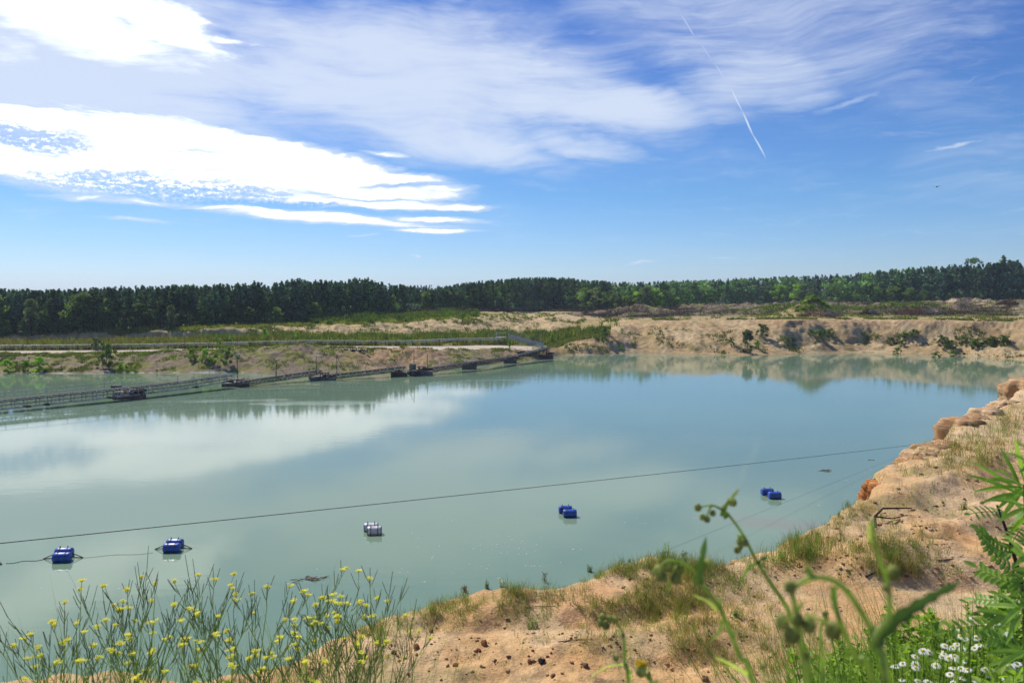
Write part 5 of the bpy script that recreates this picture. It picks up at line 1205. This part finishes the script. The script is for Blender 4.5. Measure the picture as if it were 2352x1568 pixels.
# ------------------------------------------------------------------ blurred groundsel close to the lens
M_GSD = mat('fleshy_green', (.40, .46, .15), .5, .25, 30, transl=.5, spec=.3); M_GSD2 = mat('dark_leaf_green', (.12, .20, .05), .5, .25, 30, transl=.4, spec=.3); M_BUD = mat('green_buds', (.36, .38, .11), .6, .45, 90, transl=.35)
def groundsel(label, Y, stems, leaves=(), buds=(), flower=None, base=None):
    def q(a): return aty(a[0], a[1], Y+(a[2] if len(a) > 2 else 0))
    b0 = q(stems[0][0][-1]); g = Vector((b0.x, b0.y+.02, float(H(b0.x, b0.y+.02)))); root = empty('groundsel_plant', g, 0, label, 'wild plant', 'blurred groundsel plants close to the lens'); k = Y/1000/1.8
    for pts, w0, w1, ground in stems:
        P = [q(a)-g for a in pts]
        if ground: P.append(P[-1]+(P[-1]-P[-2]).normalized()*.12+Vector((0, 0, -.12))); P.append(Vector((0, 0, -.03)))
        n = len(P); fine = []
        for i in range(n-1):
            a0, a1, a2, a3 = P[max(i-1, 0)], P[i], P[i+1], P[min(i+2, n-1)]
            for j in range(5):
                t = j/5; fine.append(.5*((2*a1)+(-a0+a2)*t+(2*a0-5*a1+4*a2-a3)*t*t+(-a0+3*a1-3*a2+a3)*t**3))
        fine.append(P[-1]); m_ = len(fine); MB().tube(fine, [(w0+(w1-w0)*i/(m_-1))*k*.5 for i in range(m_)], 8).build('stem', M_GSD, root, True)
    for pts, w, dark in leaves:
        P = [q(a)-g for a in pts]; n = len(P); fine = []
        for i in range(n-1):
            for j in range(5): fine.append(P[i].lerp(P[i+1], j/5))
        fine.append(P[-1]); m_ = len(fine); d = (P[-1]-P[0]).normalized(); side = d.cross(Vector((0, 1, 0))).normalized()+Vector((0, .6, 0))
        ws = [w*k*(.35+.65*(1-i/(m_-1)))*(1 if i < m_-1 else .15)*(1+.25*math.sin(i*1.9)) for i in range(m_)]
        MB().blade(fine, ws, side, .25).build('leaf', M_GSD2 if dark else M_GSD, root)
    for (a, b_, r_) in buds:
        c = q((a, b_))-g; m_ = MB(); m_.ball(c, r_*k, 9, 7, (1, 1, 1.15), .04)
        for i in range(12): an = i*.5236; m_.blade([c+Vector((math.cos(an)*r_*k*.8, math.sin(an)*r_*k*.8, -r_*k*.9)), c+Vector((math.cos(an)*r_*k*1.08, math.sin(an)*r_*k*1.08, 0)), c+Vector((math.cos(an)*r_*k*.7, math.sin(an)*r_*k*.7, r_*k*1.05))], [r_*k*.5, r_*k*.45, r_*k*.1], (-math.sin(an), math.cos(an), 0))
        m_.build('bud', M_BUD, root, True)
    if flower:
        a, b_, r_ = flower; c = q((a, b_))-g; bd = MB(); bd.ball(c-Vector((0, 0, r_*k*.9)), r_*k*.9, 10, 7, (1, 1, 1.2)); bo = bd.build('bud', M_BUD, root, True); m_ = MB()
        for i in range(90): d = rv(1)[0]; d[2] = abs(d[2]); d = Vector(d); m_.bar(c-Vector((0, 0, r_*k*.3)), c+Vector((d.x*r_*k, d.y*r_*k, d.z*r_*k*.8)), .0006)
        m_.build('florets', M_YEL, bo)
groundsel('tall blurred groundsel leaning left with four round buds on top', .90, [([(1655, 1168), (1672, 1180), (1707, 1228), (1735, 1282), (1768, 1335), (1799, 1380), (1812, 1405), (1832, 1465), (1854, 1568)], 5, 13, True), ([(1606, 1165), (1636, 1160), (1660, 1171)], 4, 6, False), ([(1622, 1188), (1630, 1168), (1636, 1160)], 4, 5, False), ([(1681, 1156), (1672, 1150), (1661, 1170)], 4, 6, False)],
          [([(1661, 1170), (1678, 1145), (1700, 1120)], 12, False), ([(1700, 1225), (1705, 1250), (1700, 1268)], 18, True), ([(1750, 1288), (1722, 1300), (1708, 1322), (1703, 1352)], 16, True), ([(1742, 1286), (1760, 1280), (1752, 1300)], 22, True), ([(1655, 1172), (1668, 1186), (1676, 1180)], 20, True)],
          [(1603, 1165, 8), (1614, 1187, 7), (1624, 1192, 7), (1637, 1178, 7), (1683, 1153, 9), (1702, 1243, 10), (1694, 1262, 8), (1711, 1246, 8)])
groundsel('blurred groundsel with nodding buds left of the tall leaning one', .75, [([(1560, 1290), (1578, 1298), (1601, 1319), (1625, 1359), (1653, 1395), (1677, 1450), (1701, 1511), (1729, 1568)], 7, 14, True), ([(1515, 1300), (1535, 1286), (1560, 1290)], 5, 7, False)],
          [([(1603, 1338), (1611, 1290), (1622, 1232)], 24, True), ([(1562, 1292), (1548, 1320), (1528, 1368)], 14, True), ([(1646, 1398), (1622, 1378), (1590, 1365)], 12, False), ([(1660, 1425), (1650, 1455), (1628, 1475)], 14, True), ([(1650, 1396), (1655, 1370)], 18, False), ([(1680, 1460), (1690, 1448)], 18, False), ([(1720, 1550), (1670, 1520), (1640, 1508)], 14, False)],
          [(1512, 1310, 12), (1520, 1324, 12), (1534, 1300, 11), (1552, 1327, 12), (1558, 1308, 10), (1625, 1293, 9)])
groundsel('much blurred groundsel with budded cluster at its middle', .56, [([(1817, 1352), (1826, 1392), (1832, 1430), (1836, 1465), (1850, 1510), (1855, 1568)], 11, 14, True), ([(1817, 1352), (1845, 1334), (1878, 1325), (1915, 1333), (1948, 1360), (1975, 1400), (1998, 1440), (2020, 1500), (2040, 1568)], 12, 16, True)],
          [([(1850, 1300), (1862, 1318), (1876, 1330)], 26, True), ([(1917, 1340), (1914, 1375), (1920, 1410)], 30, True), ([(1850, 1412), (1890, 1425), (1915, 1440)], 12, False), ([(1830, 1400), (1846, 1380)], 14, False)],
          [(1815, 1347, 14), (1797, 1427, 16), (1818, 1458, 18), (1858, 1436, 16), (1832, 1422, 14), (1913, 1447, 19)])
groundsel('dark thick groundsel stem crossing behind the blurred cluster', .60, [([(1914, 1350), (1922, 1402), (1945, 1465), (1972, 1520), (2006, 1568)], 12, 15, True)], [([(1914, 1350), (1918, 1380), (1930, 1430)], 22, True)], [(1912, 1440, 10)])
groundsel('much blurred groundsel with one long leaf pointing right', .52, [([(2003, 1190), (2006, 1234), (2021, 1288), (2040, 1343), (2043, 1380), (2040, 1420), (2010, 1470), (2034, 1568)], 8, 18, True)],
          [([(2006, 1470), (2050, 1428), (2104, 1392), (2149, 1365), (2204, 1337)], 38, True), ([(2003, 1468), (2022, 1500), (2030, 1540)], 40, True), ([(2000, 1200), (1996, 1235), (2008, 1255)], 16, False)],
          [(2052, 1314, 15), (2037, 1350, 10)])
groundsel('short groundsel with curled top buds at the picture foot', .95, [([(1383, 1420), (1398, 1416), (1413, 1425), (1430, 1453), (1434, 1490), (1435, 1526), (1444, 1568)], 5, 9, True)],
          [([(1432, 1524), (1410, 1526), (1389, 1532), (1352, 1556)], 11, False), ([(1436, 1528), (1450, 1545), (1446, 1566)], 12, False)],
          [(1384, 1416, 8), (1380, 1430, 8), (1392, 1436, 9), (1400, 1420, 7), (1413, 1421, 6), (1415, 1509, 7), (1431, 1458, 5)])
groundsel('single yellow groundsel flower open at the picture foot', .85, [([(1481, 1545), (1490, 1560), (1499, 1580)], 7, 9, True)], [([(1500, 1572), (1512, 1560)], 10, False)], [], (1472, 1526, 15))
groundsel('small blurred groundsel shoot between the tall stems', .8, [([(1895, 1420), (1885, 1440), (1886, 1480), (1890, 1568)], 6, 12, True)], [([(1890, 1430), (1900, 1415)], 18, False)], [(1895, 1408, 7), (1752, 1530, 6)])

# ------------------------------------------------------------------ greenery in the right corner
M_LOC = mat('locust_leaflets', (.20, .33, .05), .45, .3, 20, transl=.35, spec=.45); M_LANCE = mat('lance_leaves', (.24, .40, .055), .45, .3, 14, transl=.45, spec=.4)
def sapling():
    Y = 1.85; g = aty(2400, 1568, Y); g.z = float(H(g.x, Y)); root = empty('locust_sapling', g, 0, 'locust sapling with paired oval leaflets at the right picture edge', 'sapling')
    q = lambda a, b_, dy=0: aty(a, b_, Y+dy)-g
    MB().tube([Vector((0, 0, 0)), q(2372, 1480), q(2345, 1330), q(2318, 1235), q(2290, 1160)], [.008, .007, .005, .004, .0025], 6).build('stem', M_BARKD, root, True)
    for pts, n, L in ([[(2316, 1180), (2280, 1168), (2228, 1180)], 7, .021], [[(2330, 1270), (2285, 1262), (2248, 1215)], 8, .027], [[(2338, 1322), (2290, 1285), (2255, 1232)], 8, .027], [[(2345, 1350), (2290, 1330), (2245, 1302)], 7, .030], [[(2352, 1386), (2290, 1378), (2235, 1374)], 9, .020], [[(2310, 1440), (2240, 1428), (2172, 1450)], 7, .030], [[(2352, 1210), (2330, 1225), (2318, 1265)], 6, .027], [[(2365, 1300), (2350, 1340), (2330, 1400)], 7, .03], [[(2345, 1430), (2300, 1418), (2262, 1400)], 7, .024], [[(2372, 1180), (2350, 1160), (2330, 1200)], 6, .024], [[(2352, 1500), (2310, 1470), (2270, 1462)], 8, .026]):
        a, b_, c = [q(*p_, rng.uniform(-.05, .05)) for p_ in pts]; m = MB(); rc = [a.lerp(b_, t).lerp(b_.lerp(c, t), t) for t in np.linspace(0, 1, n+2)]; m.tube(rc, .0011, 4)
        d = (c-a).normalized(); up = Vector((rng.uniform(-.2, .2), -.7, 1)).normalized(); s_ = d.cross(up).normalized()
        for i in range(1, n+2):
            for sd in ((-1, 1) if i < n+1 else (0,)):
                dd = (s_*sd*1.0+d*(.35 if sd else 1)+up*rng.uniform(-.1, .25)).normalized(); leafblade(m, rc[min(i, n+1)], dd, L*rng.uniform(.85, 1.15), L*.5, .12, d if sd else s_, .12, 4)
        m.build('compound_leaf', M_LOC, root)
sapling()
def lance_plant(label, Y, base, whorls, group):
    g = aty(*base, Y); g.z = float(H(g.x, Y)); root = empty('tall_weed', g, 0, label, 'weed', group); st = MB(); q = lambda a, b_, dy=0: aty(a, b_, Y+dy)-g
    for (cx, cy, tips, w) in whorls:
        c = q(cx, cy); st.tube([Vector((0, 0, 0)), c*.5+Vector((.01, 0, 0)), c], [.005, .004, .0025], 5)
        lf = MB()
        for (tx, ty) in tips:
            T = q(tx, ty, rng.uniform(-.12, .08)); b_ = c+Vector((0, 0, rng.uniform(-.03, .01))); d = T-b_; mid = b_.lerp(T, .5)+Vector((0, 0, d.length*.10)); pts = [b_.lerp(mid, t).lerp(mid.lerp(T, t), t) for t in np.linspace(0, 1, 8)]
            side = d.normalized().cross(Vector((0, -.8, .7))).normalized(); ws = [w*max(.08, math.sin(math.pi*(t*.92+.05))**.8) for t in np.linspace(0, 1, 8)]; lf.blade(pts, ws, side, .18)
        lf.build('leaves', M_LANCE, root)
    st.build('stem', M_STEMG, root)
lance_plant('tall weed with long pointed leaves reaching in from the upper right', 1.75, (2420, 1568), [(2352, 1112, [(2216, 1090), (2232, 1060), (2240, 1128), (2254, 1155), (2290, 1170), (2296, 1026), (2330, 1005), (2262, 1102), (2300, 1190), (2330, 1060), (2420, 1050), (2400, 1000), (2280, 1078)], .011), (2362, 1170, [(2270, 1150), (2290, 1200), (2320, 1225), (2430, 1150), (2300, 1130)], .011), (2385, 1060, [(2305, 1040), (2330, 1010), (2420, 980), (2440, 1060), (2340, 1085)], .010)], 'long leaved weeds in the right corner')
lance_plant('long leaved weed in the lower right corner above the daisies', 1.6, (2400, 1568), [(2350, 1395, [(2240, 1404), (2252, 1452), (2262, 1390), (2300, 1440), (2290, 1365), (2420, 1380), (2310, 1480)], .012), (2372, 1500, [(2262, 1500), (2285, 1540), (2300, 1470), (2330, 1568), (2270, 1530)], .011), (2368, 1270, [(2310, 1230), (2330, 1300), (2440, 1250), (2320, 1260)], .011)], 'long leaved weeds in the right corner')
def daisy(parent, c, r, tilt):
    m = MB(); nrm = Vector((tilt[0], tilt[1], 1)).normalized(); u = nrm.cross(Vector((0, 1, .3))).normalized(); v_ = nrm.cross(u); k = 13
    for i in range(k):
        a = 6.283*i/k; d = u*math.cos(a)+v_*math.sin(a); s_ = nrm.cross(d); m.blade([c+d*r*.28, c+d*r*.7-nrm*r*.02, c+d*r*rng.uniform(.92, 1.05)-nrm*r*.14], [r*.20, r*.30, r*.14], s_)
    f = m.build('flower', M_WPET, parent); MB().ball(c+nrm*r*.08, r*.34, 10, 6, (1, 1, .75)).build('flower_centre', M_YEL, f, True)
def chamomile(px, top, Y, n, label):
    T = aty(px, top, Y); g = Vector((T.x, Y+.03, float(H(T.x, Y+.03)))); root = empty('chamomile_plant', g, 0, label, 'daisy plant', 'chamomile plants in the lower right corner'); st, lf = MB(), MB()
    for i in range(n):
        c = aty(px+rng.normal()*26, top+abs(rng.normal())*22, Y+rng.normal()*.07)-g; st.tube([Vector((rng.normal()*.02, rng.normal()*.02, 0)), c*.5+Vector((rng.normal()*.02, 0, 0)), c], [.0022, .0018, .0013], 4, False); daisy(root, c+Vector((0, 0, .003)), rng.uniform(.0105, .0135), (rng.normal()*.25-.15, rng.normal()*.2-.25))
        for j in range(26):
            t = rng.uniform(.25, .97); b_ = c*t; an = rng.uniform(0, 6.28)
            for h_ in range(3): leafblade(lf, b_, (math.cos(an+h_*.4), math.sin(an+h_*.4), rng.uniform(.2, 1)), rng.uniform(.015, .035), .0022, .1, n=2)
    st.build('stems', M_STEMG, root); lf.build('leaves', M_WEED2, root)
CH = [(2095, 1525, 2.15, 6, 'leftmost daisies low at the picture foot'), (2150, 1495, 2.2, 8, 'dense row of daisies rising to the right'), (2190, 1478, 2.25, 7, 'daisies at the centre of the white patch'), (2235, 1425, 2.3, 5, 'daisies highest on the left of the locust leaf'), (2262, 1405, 2.3, 3, 'top daisies beside the locust leaf'), (2300, 1440, 2.2, 4, 'daisies among the long leaves at right'), (2200, 1535, 2.1, 8, 'daisies at the foot of the white patch'), (2275, 1530, 2.1, 6, 'daisies at the foot right of the white patch'), (2335, 1520, 2.15, 5, 'daisies closest to the right corner'), (2130, 1555, 2.05, 6, 'daisies cut by the picture foot'), (2225, 1462, 2.25, 6, 'daisies with drooping white petals right of centre'), (2330, 1425, 2.3, 3, 'few daisies at the right edge below the locust leaves')]
for a in CH: chamomile(*a)
def corner_herb(px, top, Y, label, leaf=.03, w=.3, bright=False, n=15):
    T = aty(px, top, Y); g = Vector((T.x, Y, float(H(T.x, Y)))); root = empty('leafy_weed', g, 0, label, 'weed', 'leafy weeds in the lower right'); st, lf = MB(), MB(); hh = T.z-g.z
    for i in range(n):
        a = rng.uniform(0, 6.28); r_ = rng.uniform(0, .09); tip = Vector((math.cos(a)*r_*1.6+rng.normal()*.03, math.sin(a)*r_, hh*rng.uniform(.72, 1.03))); b_ = Vector((math.cos(a)*r_*.3, math.sin(a)*r_*.3, -.02)); st.tube([b_, b_.lerp(tip, .5)+Vector((.01, 0, 0)), tip], [.0026, .002, .0012], 3, False)
        k = int(hh*60)
        for j in range(k):
            t = .45+.55*(j+.5)/k; an = j*2.4+i; leafblade(lf, b_.lerp(tip, t), (math.cos(an), math.sin(an), rng.uniform(.3, 1.4)), leaf*(1.5-.75*t)*rng.uniform(.8, 1.4), leaf*w*1.15, .25, side=(-math.sin(an), math.cos(an), rng.uniform(-.6, .6)), n=3)
    st.build('stems', M_STEMG, root); lf.build('leaves', M_WEED2 if bright else M_WEED, root)
HB = [(1905, 1500, 3.0), (1950, 1460, 2.9), (1990, 1480, 2.8), (2030, 1452, 2.8), (2075, 1470, 2.7), (2110, 1440, 2.8), (2150, 1415, 2.8), (1925, 1545, 2.6), (1975, 1530, 2.6), (2040, 1510, 2.5), (2080, 1500, 2.5), (2120, 1470, 2.6), (2165, 1455, 2.6), (2205, 1430, 2.6), (2240, 1400, 2.6), (2280, 1380, 2.6), (2320, 1350, 2.6), (2350, 1340, 2.5), (2060, 1550, 2.3), (2010, 1560, 2.4), (1860, 1545, 2.8), (2190, 1500, 2.3), (2250, 1480, 2.35), (2310, 1470, 2.4), (2350, 1440, 2.35), (2130, 1500, 2.4), (2345, 1530, 2.0), (2290, 1550, 2.0)]
for i, (a, b_, y) in enumerate(HB): corner_herb(a, b_, y, ordinal(i+1)+' leafy green weed '+('left of the daisies' if a < 2050 else 'behind the daisies' if y > 2.45 else 'among the daisies'), rng.uniform(.036, .056), rng.uniform(.26, .42), i % 3 != 1)
def corner_grass():
    n = 1500; px = rng.uniform(1840, 2420, n); py = 1590-rng.uniform(0, 1, n)**1.3*np.interp(px, [1840, 1950, 2100, 2352], [40, 105, 130, 190]); Y = rng.uniform(1.9, 3.2, n); P, Hs = [], []
    for a, b_, y in zip(px, py, Y):
        T = aty(a, b_, y); z = float(H(T.x, y))
        if T.z-z > .04: P.append((T.x, y, z)); Hs.append(T.z-z)
    P = np.array(P); c = np.array((.22, .32, .055))*(1+rng.normal(size=(len(P), 1))*.3); blades_mesh('corner_grass', P, np.array(Hs)*1.1, .006, M_GR, c, 'fresh green grass growing thickly under the daisies in the right corner', per=4, spread=.05, lean=.6)
corner_grass()
# ------------------------------------------------------------------ thin summer haze
def haze():
    m = bpy.data.materials.new('haze_air'); m.use_nodes = True; t = NT(m.node_tree); t.n.clear(); v = t.new('ShaderNodeVolumePrincipled'); o = t.new('ShaderNodeOutputMaterial')
    v.inputs['Color'].default_value = (.72, .84, 1, 1); v.inputs['Density'].default_value = HAZE; v.inputs['Anisotropy'].default_value = .3; t.l.new(v.outputs[0], o.inputs['Volume'])
    b = MB().box((0, 1850, 24), (6400, 4100, 60)).build('haze', m); b['kind'] = 'stuff'; b['label'] = 'thin blue summer haze in the air over the lake and forest'
HAZE = .00016
haze()
# ------------------------------------------------------------------ drop kinds that were never planted
for lst in PROT.values():
    for r_, _, used in lst:
        if not used:
            for c_ in list(r_.children): bpy.data.objects.remove(c_)
            bpy.data.objects.remove(r_)
